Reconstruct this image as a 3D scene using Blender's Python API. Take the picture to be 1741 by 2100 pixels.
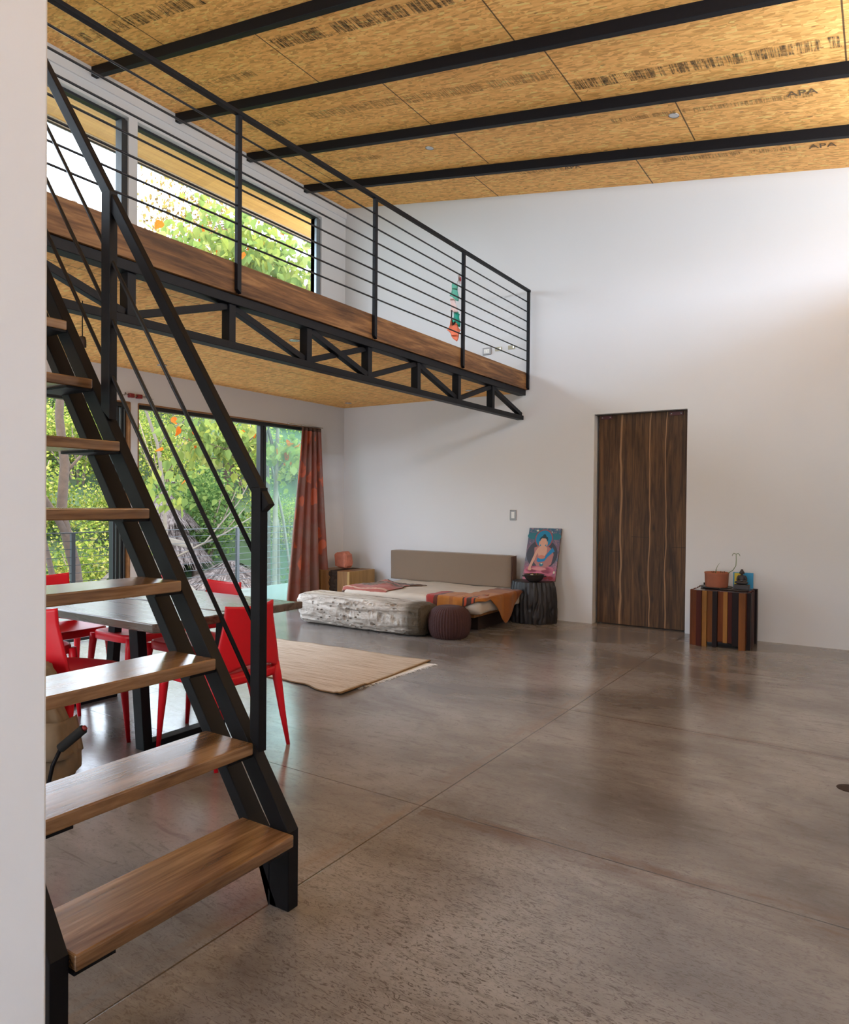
import bpy, math, random
import numpy as np
from mathutils import Vector, Matrix, noise
random.seed(7); np.random.seed(7)
R = math.radians
scene = bpy.context.scene
col = scene.collection
for o in list(bpy.data.objects): bpy.data.objects.remove(o)

# ------------------------------------------------------------------ camera
yaw, pitch, roll, FPX = -0.576569448, -0.0120335935, 0.00857203622, 1442.94
f = Vector((math.cos(pitch)*math.sin(yaw), math.cos(pitch)*math.cos(yaw), math.sin(pitch)))
r = Vector((math.cos(yaw), -math.sin(yaw), 0)); u = r.cross(f)
r, u = math.cos(roll)*r + math.sin(roll)*u, -math.sin(roll)*r + math.cos(roll)*u
cam = bpy.data.cameras.new('camera'); cam.sensor_fit = 'HORIZONTAL'; cam.sensor_width = 36; cam.lens = FPX/1741*36
cam.clip_start = 0.05; cam.clip_end = 300
co = bpy.data.objects.new('camera', cam); col.objects.link(co)
co.matrix_world = Matrix(((r.x, u.x, -f.x, 6.398), (r.y, u.y, -f.y, -7.734), (r.z, u.z, -f.z, 1.35), (0, 0, 0, 1)))
scene.camera = co
# ------------------------------------------------------------------ world, sun, exposure
SKY, SUN, EXPOSURE = 4.8, 6.0, 1.06
GLOW = 3.0      # bright part of the overcast sky, low on the right
w = bpy.data.worlds.new('overcast_sky'); scene.world = w; w.use_nodes = True
wt = w.node_tree; bg = wt.nodes['Background']; bg.inputs[1].default_value = SKY
tc = wt.nodes.new('ShaderNodeTexCoord'); sx = wt.nodes.new('ShaderNodeSeparateXYZ'); rp = wt.nodes.new('ShaderNodeValToRGB')
wt.links.new(tc.outputs['Generated'], sx.inputs[0]); wt.links.new(sx.outputs[2], rp.inputs[0]); wt.links.new(rp.outputs[0], bg.inputs[0])
dt = wt.nodes.new('ShaderNodeVectorMath'); dt.operation = 'DOT_PRODUCT'; wt.links.new(tc.outputs['Generated'], dt.inputs[0]); dt.inputs[1].default_value = Vector((.90, -.38, .20)).normalized()
gp = wt.nodes.new('ShaderNodeMath'); gp.operation = 'POWER'; gm = wt.nodes.new('ShaderNodeMath'); gm.operation = 'MAXIMUM'; wt.links.new(dt.outputs['Value'], gm.inputs[0]); gm.inputs[1].default_value = 0
wt.links.new(gm.outputs[0], gp.inputs[0]); gp.inputs[1].default_value = 14
ga = wt.nodes.new('ShaderNodeMath'); ga.operation = 'MULTIPLY_ADD'; wt.links.new(gp.outputs[0], ga.inputs[0]); ga.inputs[1].default_value = SKY*GLOW; ga.inputs[2].default_value = SKY; wt.links.new(ga.outputs[0], bg.inputs[1])
rp.color_ramp.elements[0].color = (0.74, 0.84, 0.98, 1); rp.color_ramp.elements[1].color = (0.71, 0.83, 1.0, 1)
sun = bpy.data.lights.new('sun', 'SUN'); sun.energy = SUN; sun.angle = R(6); sun.color = (1, .94, .82)
so = bpy.data.objects.new('sun', sun); col.objects.link(so)
so.rotation_euler = Vector((-0.42, 0.30, -0.95)).to_track_quat('-Z', 'Y').to_euler()
scene.view_settings.view_transform = 'Standard'; scene.view_settings.look = 'None'
scene.view_settings.exposure = EXPOSURE; scene.view_settings.gamma = 1; scene.view_settings.use_curve_mapping = False
def area(name, loc, d, sx_, sy_, e, color=(1, 1, 1), portal=False):
    l = bpy.data.lights.new(name, 'AREA'); l.shape = 'RECTANGLE'; l.size = sx_; l.size_y = sy_; l.energy = e; l.color = color
    if portal: l.cycles.is_portal = True
    o = bpy.data.objects.new(name, l); col.objects.link(o); o.location = loc
    z = Vector(d).normalized(); up = Vector((0, 0, 1)); x = up.cross(-z).normalized(); y = (-z).cross(x)
    o.matrix_world = Matrix(((x.x, y.x, -z.x, loc[0]), (x.y, y.y, -z.y, loc[1]), (x.z, y.z, -z.z, loc[2]), (0, 0, 0, 1)))
    return o
# sky portals in the window openings (sampling aid only), facing in
area('window_portal', (-.2, -1.9, 4.55), (1, 0, 0), 2.9, 1.4, 1, portal=True)
area('window_portal', (-.2, -6.0, 4.55), (1, 0, 0), 5.2, 1.4, 1, portal=True)
area('window_portal', (7.42, -5.0, 3.95), (-1, 0, 0), 9.9, .8, 1, portal=True)
area('window_portal', (-.2, -1.9, 1.17), (1, 0, 0), 2.9, 2.4, 1, portal=True)
area('window_portal', (-.2, -6.0, 1.17), (1, 0, 0), 5.2, 2.4, 1, portal=True)
# unseen fill lamps added to brighten the room, first from behind the camera
area('added_fill', (6.25, -10.3, 1.3), (0, 1, .0), 1.5, 2.2, 5, (1, .93, .86))
area('added_fill', (7.12, -4.1, 3.9), (-1, 0, 1.0), 6.0, .5, 70, (.80, .89, 1))      # added fill in the right clerestory, tilted up to brighten the ceiling
area('added_fill', (3.4, -10.0, 1.5), (-.82, .57, .0), 2.6, 2.2, 105, (.92, .95, 1))  # added fill aimed left at the window wall and loft soffit

# ------------------------------------------------------------------ node helpers
class NT:
    def __init__(s, name):
        s.m = bpy.data.materials.new(name); s.m.use_nodes = True; s.t = s.m.node_tree
        s.b = s.t.nodes['Principled BSDF']; s.out = s.t.nodes['Material Output']
        s.oc = s.n('ShaderNodeTexCoord').outputs['Object']
    def n(s, ty, **k):
        x = s.t.nodes.new(ty)
        for a, v in k.items(): setattr(x, a, v)
        return x
    def set(s, inp, v):
        if hasattr(v, 'is_linked') or isinstance(v, bpy.types.NodeSocket): s.t.links.new(v, inp)
        elif isinstance(v, (tuple, list)) and len(v) == 3 and inp.type == 'RGBA': inp.default_value = (*v, 1)
        else: inp.default_value = v
    def math(s, op, a, b=0.0, c=0.0, clamp=False):
        x = s.n('ShaderNodeMath', operation=op); x.use_clamp = clamp
        s.set(x.inputs[0], a); s.set(x.inputs[1], b); s.set(x.inputs[2], c); return x.outputs[0]
    def map(s, v, loc=(0, 0, 0), rot=(0, 0, 0), sc=(1, 1, 1)):
        x = s.n('ShaderNodeMapping'); s.set(x.inputs[0], v); x.inputs[1].default_value = loc; x.inputs[2].default_value = rot; x.inputs[3].default_value = sc
        return x.outputs[0]
    def noise(s, v, scale=5, detail=4, rough=.55, dist=0):
        x = s.n('ShaderNodeTexNoise'); s.set(x.inputs['Vector'], v); x.inputs['Scale'].default_value = scale
        x.inputs['Detail'].default_value = detail; x.inputs['Roughness'].default_value = rough; x.inputs['Distortion'].default_value = dist
        return x.outputs[0]
    def voro(s, v, scale=5, feature='F1'):
        x = s.n('ShaderNodeTexVoronoi', feature=feature); s.set(x.inputs['Vector'], v); x.inputs['Scale'].default_value = scale; return x
    def ramp(s, v, pts, interp='LINEAR'):
        x = s.n('ShaderNodeValToRGB'); s.set(x.inputs[0], v); cr = x.color_ramp; cr.interpolation = interp
        while len(cr.elements) > 1: cr.elements.remove(cr.elements[-1])
        for i, (p, c) in enumerate(pts):
            e = cr.elements[0] if i == 0 else cr.elements.new(p)
            e.position = p; e.color = (*c, 1) if isinstance(c, (tuple, list)) else (c, c, c, 1)
        return x.outputs[0]
    def mix(s, fac, a, b, mode='MIX'):
        x = s.n('ShaderNodeMix', data_type='RGBA', blend_type=mode); s.set(x.inputs[0], fac); s.set(x.inputs[6], a); s.set(x.inputs[7], b); return x.outputs[2]
    def sep(s, v):
        x = s.n('ShaderNodeSeparateXYZ'); s.set(x.inputs[0], v); return x.outputs
    def bump(s, h, strength=.2, dist=.01):
        x = s.n('ShaderNodeBump'); s.set(x.inputs['Height'], h); x.inputs['Strength'].default_value = strength; x.inputs['Distance'].default_value = dist
        s.t.links.new(x.outputs[0], s.b.inputs['Normal'])
    def fin(s, color, rough=.5, metal=0.0, spec=None, coat=0.0, sheen=0.0):
        s.set(s.b.inputs['Base Color'], color); s.set(s.b.inputs['Roughness'], rough); s.b.inputs['Metallic'].default_value = metal
        if spec is not None: s.b.inputs['Specular IOR Level'].default_value = spec
        s.b.inputs['Coat Weight'].default_value = coat; s.b.inputs['Coat Roughness'].default_value = .2; s.b.inputs['Sheen Weight'].default_value = sheen
        return s.m
    def band(s, v, c, hw, soft=.002):   # 1 inside |v-c|<hw
        return s.math('SUBTRACT', 1.0, s.math('DIVIDE', s.math('SUBTRACT', s.math('ABSOLUTE', s.math('SUBTRACT', v, c)), hw), soft, clamp=True), clamp=True)
def plain(name, c, rough=.5, metal=0.0, var=.12, scale=20, bump=0.0, **k):
    n = NT(name); v = n.noise(n.oc, scale, 3)
    colr = n.mix(v, tuple(x*(1-var) for x in c), tuple(min(1, x*(1+var)) for x in c))
    if bump: n.bump(v, bump, .004)
    return n.fin(colr, rough, metal, **k)
def wood(name, axis, c1, c2, c3, plank=0.0, paxis='x', rough=.4, knots=True, scale=1.0, coat=0.0, contrast=1.0, spec=None):
    n = NT(name); st = [14*scale]*3; st['xyz'.index(axis)] = 1.1*scale
    sp = n.sep(n.oc); v = n.oc
    if plank:
        cell = n.math('FLOOR', n.math('DIVIDE', sp['xyz'.index(paxis)], plank))
        wn = n.n('ShaderNodeTexWhiteNoise', noise_dimensions='1D'); n.set(wn.inputs['W'], cell)
        ad = n.n('ShaderNodeVectorMath', operation='SCALE'); n.set(ad.inputs[0], wn.outputs[1]); ad.inputs['Scale'].default_value = 9
        a2 = n.n('ShaderNodeVectorMath', operation='ADD'); n.set(a2.inputs[0], n.oc); n.set(a2.inputs[1], ad.outputs[0]); v = a2.outputs[0]
    m = n.map(v, sc=tuple(st))
    a = n.noise(m, 1.0, 6, .62, .6); b = n.noise(n.map(v, sc=tuple(x*6 for x in st)), 1.0, 2, .5)
    big = n.noise(n.map(v, sc=tuple(x*.25 for x in st)), 1.0, 3, .5, 1.0)
    t = n.math('ADD', n.math('MULTIPLY', a, .62), n.math('ADD', n.math('MULTIPLY', b, .14), n.math('MULTIPLY', big, .24)))
    cl = n.ramp(t, [(.5-.17/contrast**.8, c1), (.5, c2), (.5+.15/contrast**.8, c3)])
    if plank:
        cl = n.mix(n.math('MULTIPLY', wn.outputs[0], .45), cl, tuple(x*.55 for x in c1))
    if knots:
        kv = n.voro(n.map(v, sc=tuple(x*.22 for x in st)), 1.0).outputs[0]
        cl = n.mix(n.ramp(kv, [(0, .85), (.12, 0)]), cl, tuple(x*.25 for x in c1))
    n.bump(b, .12, .003)
    return n.fin(cl, n.math('ADD', rough-.08, n.math('MULTIPLY', a, .16)), spec=spec, coat=coat)

# ------------------------------------------------------------------ materials
M = {}
def mat_wall():
    n = NT('white_plaster'); a = n.noise(n.oc, 1.3, 4); b = n.noise(n.oc, 90, 3)
    n.bump(b, .06, .003)
    return n.fin(n.mix(a, (.655, .655, .665), (.69, .69, .70)), .75, spec=.25)
M['wall'] = mat_wall()
def mat_osb(name, tint=1.0, seamx=None):
    n = NT(name); base = None
    cols = [(.40, .22, .08), (.52, .30, .11), (.62, .37, .15), (.74, .47, .21), (.42, .22, .075)]
    cols = [(c[0]*tint*1.55, c[1]*tint*1.36, c[2]*tint*1.05) for c in cols]
    layers = []
    for k, (ang, ox) in enumerate(((8, 0), (38, 3.1), (-33, 7.7), (72, 11.9))):
        m = n.map(n.oc, loc=(ox, ox*.7, 0), rot=(0, 0, R(ang)), sc=(13, 62, 13))
        wv = n.noise(m, .8, 1, .5)
        vo = n.voro(m, 1.0)
        layers.append(n.ramp(n.sep(vo.outputs['Color'])[k % 3], [(0, cols[4]), (.14, cols[0]), (.26, cols[1]), (.45, cols[2]), (.72, cols[2]), (.86, cols[3]), (1, tuple(min(.95, x*1.15) for x in cols[3]))]))
    c = layers[0]
    for k in (1, 2, 3):
        msk = n.voro(n.map(n.oc, loc=(k*5, 0, 0), sc=(7+k, 9+k*2, 7)), 1.0)
        c = n.mix(n.math('GREATER_THAN', n.sep(msk.outputs['Color'])[k % 3], .62), c, layers[k])
    c = n.mix(.12, c, tuple(x*1.0 for x in cols[2]))
    big = n.noise(n.oc, 1.1, 3)
    c = n.mix(n.math('MULTIPLY', big, .30), c, tuple(x for x in (.78*tint, .41*tint, .115*tint)))
    fine = n.noise(n.map(n.oc, sc=(60, 190, 60)), 1, 2)
    c = n.mix(n.ramp(fine, [(.60, 0), (.74, .22)]), c, (.26*tint, .13*tint, .045*tint))
    dk = n.voro(n.map(n.oc, rot=(0, 0, .5), sc=(3.2, 9, 3)), 1.0)
    c = n.mix(n.ramp(dk.outputs[0], [(.0, .75), (.07, .6), (.075, 0)]), c, (.17*tint, .08*tint, .035*tint))
    sp = n.sep(n.oc)
    if seamx:
        for (xc, y0, y1) in seamx:
            mk = n.math('MULTIPLY', n.band(sp[0], xc, .004, .004), n.math('MULTIPLY', n.math('GREATER_THAN', sp[1], y0), n.math('LESS_THAN', sp[1], y1)))
            c = n.mix(n.math('MULTIPLY', mk, .9), c, (.06, .03, .015))
    return n, c
n_, c_ = mat_osb('osb_board', 1.0, [(2.05, -3.8, -2.85), (4.01, -3.8, -2.85), (2.62, -2.85, -1.85), (4.17, -2.85, -1.85), (6.14, -2.85, -1.85), (.55, -1.85, -.9), (2.75, -1.85, -.9), (4.9, -1.85, -.9), (2.41, -.9, 0), (4.275, -.9, 0), (1.1, -4.8, -3.8), (3.5, -4.8, -3.8)])
M['osb'] = n_.fin(c_, .6, spec=.25)
n_, c_ = mat_osb('osb_soffit', 1.02)
s_ = n_.sep(n_.oc)
fr = n_.math('PINGPONG', n_.math('ADD', s_[0], .12), .305)
c_ = n_.mix(n_.math('MULTIPLY', n_.math('LESS_THAN', fr, .0035), .8), c_, (.07, .035, .02))
M['osb_soffit'] = n_.fin(c_, .6, spec=.25)
def mat_floor():
    n = NT('polished_concrete'); sp = n.sep(n.oc); x, y = sp[0], sp[1]
    a = n.noise(n.map(n.oc, sc=(1, 1.6, 1)), .9, 6, .6, .4); b = n.noise(n.map(n.oc, rot=(0, 0, .7), sc=(5, 22, 5)), 1, 5, .65, 1.2)
    c = n.noise(n.oc, 38, 4, .7, .8)
    cl = n.ramp(a, [(.34, (.135, .115, .105)), (.5, (.218, .196, .183)), (.66, (.315, .29, .28))])
    cl = n.mix(n.ramp(b, [(.54, 0), (.68, .42)]), cl, (.10, .085, .072))
    cl = n.mix(n.ramp(b, [(.25, .35), (.42, 0)]), cl, (.34, .30, .27))
    # trowel swirls, stronger towards the stair foot
    d1 = n.math('SUBTRACT', 1.0, n.math('DIVIDE', n.math('SQRT', n.math('ADD', n.math('POWER', n.math('SUBTRACT', x, 5.5), 2.0), n.math('POWER', n.math('SUBTRACT', y, -6.0), 2.0))), 1.5), clamp=True)
    sw = n.noise(n.map(n.oc, rot=(0, 0, .35), sc=(24, 75, 5)), 1, 4, .7, 2.2)
    cl = n.mix(n.math('MULTIPLY', n.ramp(sw, [(.53, 0), (.60, .75)]), n.math('ADD', .12, n.math('MULTIPLY', d1, 1.1)), clamp=True), cl, (.060, .048, .038))
    cl = n.mix(n.math('MULTIPLY', n.ramp(c, [(.56, 0), (.66, .4)]), .8), cl, (.085, .07, .058))
    # brown stain bands along the saw cuts
    nb = n.noise(n.map(n.oc, sc=(2.2, 9, 1)), 1, 4, .6)
    gx = n.math('GREATER_THAN', x, 4.72)
    for yc, hw, st in ((-5.12, .10, .75), (-3.34, .05, .5), (-1.57, .04, .3)):
        m = n.math('MULTIPLY', n.math('MULTIPLY', n.band(y, yc, hw*.3, hw), gx), n.ramp(nb, [(.40, 0), (.62, st)]))
        cl = n.mix(m, cl, (.115, .060, .033))
    nb2 = n.noise(n.map(n.oc, sc=(14, 2.5, 1)), 1, 4, .6)
    m = n.math('MULTIPLY', n.band(x, 4.64, .02, .07), n.ramp(nb2, [(.42, 0), (.6, .5)]))
    cl = n.mix(m, cl, (.23, .155, .11))
    cutm = None
    for v, c0 in ((x, 4.69), (x, 2.1), (x, 7.2), (y, -5.115), (y, -3.34), (y, -1.57), (y, -6.9)):
        k = n.band(v, c0, .0022, .0022); cutm = k if cutm is None else n.math('MAXIMUM', cutm, k)
    cl = n.mix(n.math('MULTIPLY', cutm, .9), cl, (.035, .022, .016))
    rg = n.math('ADD', .10, n.math('ADD', n.math('MULTIPLY', b, .12), n.math('MULTIPLY', c, .08)))
    wv = n.noise(n.map(n.oc, sc=(7, 12, 1)), 1, 3, .5)
    n.bump(n.math('ADD', n.math('MULTIPLY', wv, .8), n.math('MULTIPLY', cutm, -2.0)), .10, .012)
    return n.fin(cl, rg, spec=.6, coat=.25)
M['floor'] = mat_floor()
M['terrace'] = plain('terrace_concrete', (.21, .225, .21), .25, scale=3, var=.1)
M['steel'] = plain('black_steel', (.006, .006, .008), .5, scale=30, var=.35, bump=.05, spec=.17)
M['steel_rod'] = plain('dark_steel_rod', (.010, .009, .010), .45, 0, scale=40, spec=.3)
M['alu'] = plain('dark_aluminium', (.03, .033, .036), .3, .3)
M['alu_light'] = plain('grey_aluminium', (.22, .26, .29), .32, .6)
M['galv'] = plain('grey_galvanised', (.03, .034, .038), .5, 0)
M['woodtrim'] = wood('brown_trim', 'y', (.16, .07, .025), (.26, .12, .045), (.34, .17, .07), knots=False)
M['tread'] = wood('teak_tread', 'y', (.11, .052, .022), (.22, .115, .050), (.33, .19, .095), rough=.24, coat=.6, knots=True, scale=1.3, contrast=2)
M['fascia'] = wood('teak_fascia', 'y', (.06, .025, .008), (.15, .066, .022), (.27, .135, .05), rough=.5, scale=1.0, spec=.25, contrast=2)
M['deck'] = wood('pale_floorboards', 'y', (.66, .60, .52), (.74, .68, .60), (.80, .75, .68), plank=.14, rough=.4, knots=False)
M['eave'] = wood('pine_planks', 'y', (.60, .26, .07), (.76, .37, .11), (.84, .47, .17), plank=.11, paxis='x', rough=.5, knots=False)
M['eavestrip'] = plain('pale_plank', (.45, .30, .20), .6, scale=6)
def mat_door():
    n = NT('dark_teak_planks'); sp = n.sep(n.oc)
    wob = n.math('MULTIPLY', n.math('SUBTRACT', n.noise(n.map(n.oc, sc=(1, 1, 1.2)), 1.5, 2), .5), .06)
    xx = n.math('ADD', sp[0], wob)
    v = n.oc
    m = n.map(v, sc=(16, 16, 1.1)); a = n.noise(m, 1, 6, .62, 1.1); b = n.noise(n.map(v, sc=(90, 90, 5)), 1, 2)
    cell = None
    cl = n.ramp(n.math('ADD', n.math('MULTIPLY', a, .8), n.math('MULTIPLY', b, .2)), [(.36, (.026, .011, .004)), (.5, (.075, .034, .012)), (.68, (.16, .078, .028))])
    edges = (3.68, 3.80, 3.935, 4.06, 4.25, 4.42, 4.60)
    for i, e in enumerate(edges):
        cl = n.mix(n.math('MULTIPLY', n.band(sp[0], e, .0015, .0015), .8), cl, (.015, .007, .004))
    for e0, wd in ((3.937, .014), (4.255, .007), (4.43, .006), (4.655, .008)):
        cl = n.mix(n.math('MULTIPLY', n.band(xx, e0, wd*.6, .004), .75), cl, (.36, .20, .10))
    kn = n.voro(n.map(v, sc=(7, 7, 2.6)), 1.0).outputs[0]
    cl = n.mix(n.ramp(kn, [(0, .9), (.16, 0)]), cl, (.012, .006, .004))
    for (xa, xb, zc) in ((3.80, 3.93, .83), (4.06, 4.25, 1.0), (4.50, 4.66, .9)):
        k = n.math('MULTIPLY', n.band(sp[2], zc, .002, .002), n.math('MULTIPLY', n.math('GREATER_THAN', sp[0], xa), n.math('LESS_THAN', sp[0], xb)))
        cl = n.mix(n.math('MULTIPLY', k, .7), cl, (.012, .006, .004))
    n.bump(b, .15, .003)
    return n.fin(cl, .5, spec=.3)
M['door'] = mat_door()
M['red'] = plain('red_plastic', (.60, .004, .014), .42, scale=60, var=.06, spec=.35)
M['table'] = wood('dark_slab', 'x', (.045, .028, .022), (.085, .056, .042), (.15, .10, .075), rough=.28, coat=.2)
M['tableedge'] = wood('slab_edge', 'x', (.05, .02, .010), (.10, .045, .022), (.17, .08, .04), rough=.4)
def mat_log():
    n = NT('weathered_driftwood')
    a = n.noise(n.map(n.oc, sc=(2.2, 14, 14)), 1, 6, .65, .8); b = n.noise(n.oc, 26, 5, .7)
    v = n.voro(n.map(n.oc, sc=(13, 20, 24)), 1.0).outputs[0]; msk = n.noise(n.oc, 3.5, 3)
    cl = n.ramp(a, [(.32, (.23, .19, .155)), (.48, (.47, .42, .37)), (.64, (.66, .61, .55))])
    cl = n.mix(n.ramp(b, [(.60, 0), (.72, .55)]), cl, (.10, .07, .045))
    sp = n.sep(n.oc)
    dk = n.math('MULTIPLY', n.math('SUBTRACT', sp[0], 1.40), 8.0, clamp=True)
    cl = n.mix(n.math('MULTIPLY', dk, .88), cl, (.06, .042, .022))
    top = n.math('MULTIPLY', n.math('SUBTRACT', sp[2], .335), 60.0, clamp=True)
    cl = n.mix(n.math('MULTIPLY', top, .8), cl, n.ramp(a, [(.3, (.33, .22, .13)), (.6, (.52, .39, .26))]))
    pz = n.math('MULTIPLY', n.ramp(v, [(.10, 1), (.26, 0)]), n.ramp(msk, [(.44, 0), (.56, 1)]))
    cl = n.mix(n.math('MULTIPLY', pz, .85), cl, (.075, .05, .032))
    n.bump(n.math('ADD', n.math('MULTIPLY', pz, -1.5), n.math('ADD', a, b)), .8, .02)
    return n.fin(cl, .8, spec=.2)
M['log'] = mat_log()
def mat_rug():
    n = NT('woven_rag_rug'); a = n.noise(n.map(n.oc, rot=(0, 0, 0), sc=(2.5, 60, 10)), 1, 5, .7); b = n.noise(n.oc, 160, 2)
    cl = n.ramp(a, [(.3, (.33, .25, .185)), (.5, (.55, .45, .355)), (.7, (.66, .57, .48))])
    n.bump(n.math('ADD', a, n.math('MULTIPLY', b, .5)), .6, .012)
    return n.fin(cl, .95, spec=.1)
M['rug'] = mat_rug()
M['underlay'] = plain('white_mat', (.72, .70, .68), .9)
M['binding'] = plain('brown_binding', (.22, .13, .06), .9)
M['khaki'] = plain('taupe_canvas', (.205, .145, .10), .9, scale=140, var=.12, bump=.2, sheen=.2)
M['mattress'] = plain('cream_canvas', (.50, .43, .36), .9, scale=9, var=.12, bump=.15)
M['cushionedge'] = plain('brown_piping', (.11, .06, .045), .9)
M['orangewood'] = wood('orange_wood', 'z', (.30, .11, .03), (.46, .19, .055), (.56, .27, .09), knots=False)
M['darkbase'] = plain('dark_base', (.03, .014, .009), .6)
def stripes(name, axis, pts, rough=.95):
    n = NT(name); at = n.n('ShaderNodeUVMap'); sp = n.sep(at.outputs[0]); v = sp[0 if axis == 'u' else 1]
    cl = n.ramp(v, pts, 'CONSTANT'); t = n.noise(n.map(n.oc, sc=(1, 1, 1)), 180, 2); c2 = n.noise(n.oc, 14, 3)
    cl = n.mix(n.math('MULTIPLY', c2, .45), cl, (.10, .04, .015)); n.bump(t, .3, .003)
    return n.fin(cl, rough, sheen=.1)
RED, DR, OR, BK, OR2 = (.36, .022, .018), (.10, .02, .014), (.43, .145, .016), (.03, .012, .010), (.33, .10, .012)
M['blanket'] = stripes('orange_striped_wool', 'u', [(0, RED), (.055, DR), (.085, OR), (.17, OR2), (.20, OR), (.27, BK), (.285, (.48, .06, .02)), (.30, BK), (.335, (.48, .06, .02)), (.35, BK), (.36, OR), (.70, OR2), (.90, (.20, .05, .012)), (.96, DR)])
PK, BR = (.36, .095, .075), (.085, .045, .028)
M['stripeblanket'] = stripes('pink_brown_striped_wool', 'v', [(0, BR), (.03, PK), (.10, (.5, .3, .22)), (.115, PK), (.22, BR), (.24, (.40, .11, .08)), (.30, BR), (.42, (.16, .10, .05)), (.50, BR), (.60, (.5, .32, .26)), (.615, PK), (.70, (.5, .32, .26)), (.72, BR)])
M['pouf'] = plain('brown_knit_rope', (.055, .020, .020), .85, scale=120, var=.3, bump=.3)
M['charcoalwood'] = wood('charred_wood', 'z', (.004, .003, .003), (.012, .010, .011), (.034, .031, .036), knots=False, rough=.5)
M['rock'] = plain('pink_salt_stone', (.56, .20, .13), .55, scale=9, var=.45, bump=.4)
M['cube'] = wood('two_tone_cube', 'z', (.12, .05, .018), (.24, .115, .04), (.33, .18, .065), knots=False)
M['cubelight'] = wood('cube_sapwood', 'z', (.30, .17, .05), (.42, .25, .085), (.5, .32, .12), knots=False)
M['bark'] = plain('dark_bark', (.035, .018, .010), .8, scale=18, var=.6, bump=.8)
M['terracotta'] = plain('terracotta', (.36, .115, .06), .75, scale=12, var=.25)
M['soil'] = plain('soil', (.035, .022, .015), .95)
M['statue'] = plain('dark_bronze_resin', (.03, .022, .022), .5, scale=25, var=.3)
M['blackclay'] = plain('black_clay', (.022, .018, .017), .35)
M['stem'] = plain('green_stem', (.10, .17, .05), .6)
M['drystem'] = plain('dry_stem', (.12, .055, .03), .8)
M['blue'] = plain('blue_card', (.02, .26, .50), .5, var=.04)
M['yellow'] = plain('yellow_card', (.60, .48, .015), .5, var=.04)
M['plate'] = plain('grey_metal_plate', (.22, .20, .19), .35, .5)
M['socket'] = plain('white_socket', (.75, .74, .70), .4, var=.03)
M['beige'] = plain('ivory_socket', (.42, .38, .26), .45)
M['chrome'] = plain('brushed_nickel', (.55, .53, .5), .25, .9)
M['redpaint'] = plain('maroon_steel', (.085, .012, .012), .4)
M['redblock'] = plain('maroon_bracket', (.22, .02, .02), .4)
M['canvasbag'] = plain('khaki_cloth', (.23, .17, .11), .95, scale=10, var=.3, bump=.3)
M['darkcloth'] = plain('dark_cloth', (.02, .012, .012), .9)
M['rope'] = plain('grey_rope', (.20, .17, .15), .9)
M['foam'] = plain('black_foam', (.008, .008, .008), .9)
M['strip'] = [wood('slat_wood_%d' % i, 'z', c, tuple(x*1.5 for x in c), tuple(x*2.1 for x in c), knots=False, rough=.5, spec=.15) for i, c in enumerate([(.085, .022, .005), (.035, .006, .003), (.16, .07, .016), (.007, .003, .003), (.10, .034, .008)])]
M['slabtop'] = plain('glossy_dark_top', (.07, .045, .05), .2, scale=8, coat=.4)
def mat_glass(name, tint, haze=0.0):
    n = NT(name); t = n.t; t.nodes.remove(n.b)
    tr = n.n('ShaderNodeBsdfTransparent'); tr.inputs[0].default_value = (*tint, 1)
    gl = n.n('ShaderNodeBsdfGlossy'); gl.inputs['Roughness'].default_value = .02; gl.inputs[0].default_value = (1, 1, 1, 1)
    lw = n.n('ShaderNodeLayerWeight'); fr = n.math('ADD', .04, n.math('MULTIPLY', n.math('POWER', lw.outputs['Facing'], 5.0), .9))
    mx = n.n('ShaderNodeMixShader'); t.links.new(fr, mx.inputs[0]); t.links.new(tr.outputs[0], mx.inputs[1]); t.links.new(gl.outputs[0], mx.inputs[2])
    last = mx.outputs[0]
    if haze:
        df = n.n('ShaderNodeBsdfTranslucent'); df.inputs[0].default_value = (.75, .9, .88, 1)
        m2 = n.n('ShaderNodeMixShader'); m2.inputs[0].default_value = haze; t.links.new(last, m2.inputs[1]); t.links.new(df.outputs[0], m2.inputs[2]); last = m2.outputs[0]
    t.links.new(last, n.out.inputs[0]); return n.m
M['glass'] = mat_glass('clear_glass', (.96, .98, .97))
M['glass_hazy'] = mat_glass('dusty_tinted_glass', (.80, .95, .92), .035)
def mat_leaf(name, pts, trans=.45):
    n = NT(name); g = n.n('ShaderNodeNewGeometry'); c = n.ramp(g.outputs['Random Per Island'], [(p, (q[0]*.56, q[1]*.43, q[2]*.34)) for p, q in pts])
    t = n.t; t.nodes.remove(n.b)
    d = n.n('ShaderNodeBsdfDiffuse'); tl = n.n('ShaderNodeBsdfTranslucent'); mx = n.n('ShaderNodeMixShader'); mx.inputs[0].default_value = trans
    t.links.new(c, d.inputs[0]); t.links.new(c, tl.inputs[0]); t.links.new(d.outputs[0], mx.inputs[1]); t.links.new(tl.outputs[0], mx.inputs[2]); t.links.new(mx.outputs[0], n.out.inputs[0])
    return n.m
M['leaf'] = mat_leaf('fine_leaves', [(0, (.10, .22, .05)), (.3, (.20, .36, .08)), (.6, (.33, .50, .11)), (.85, (.46, .60, .15)), (1, (.55, .60, .28))])
M['leaf_big'] = mat_leaf('broad_leaves', [(0, (.17, .32, .12)), (.4, (.25, .42, .14)), (.7, (.33, .48, .12)), (.965, (.38, .52, .22)), (.975, (.70, .20, .03)), (1, (.75, .22, .05))], .5)
M['leaf_dry'] = mat_leaf('dry_leaves', [(0, (.20, .15, .07)), (.5, (.38, .33, .12)), (1, (.50, .52, .22))], .45)
M['leaf_dark'] = mat_leaf('deep_leaves', [(0, (.05, .14, .05)), (.5, (.12, .26, .09)), (1, (.24, .42, .14))], .4)
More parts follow.
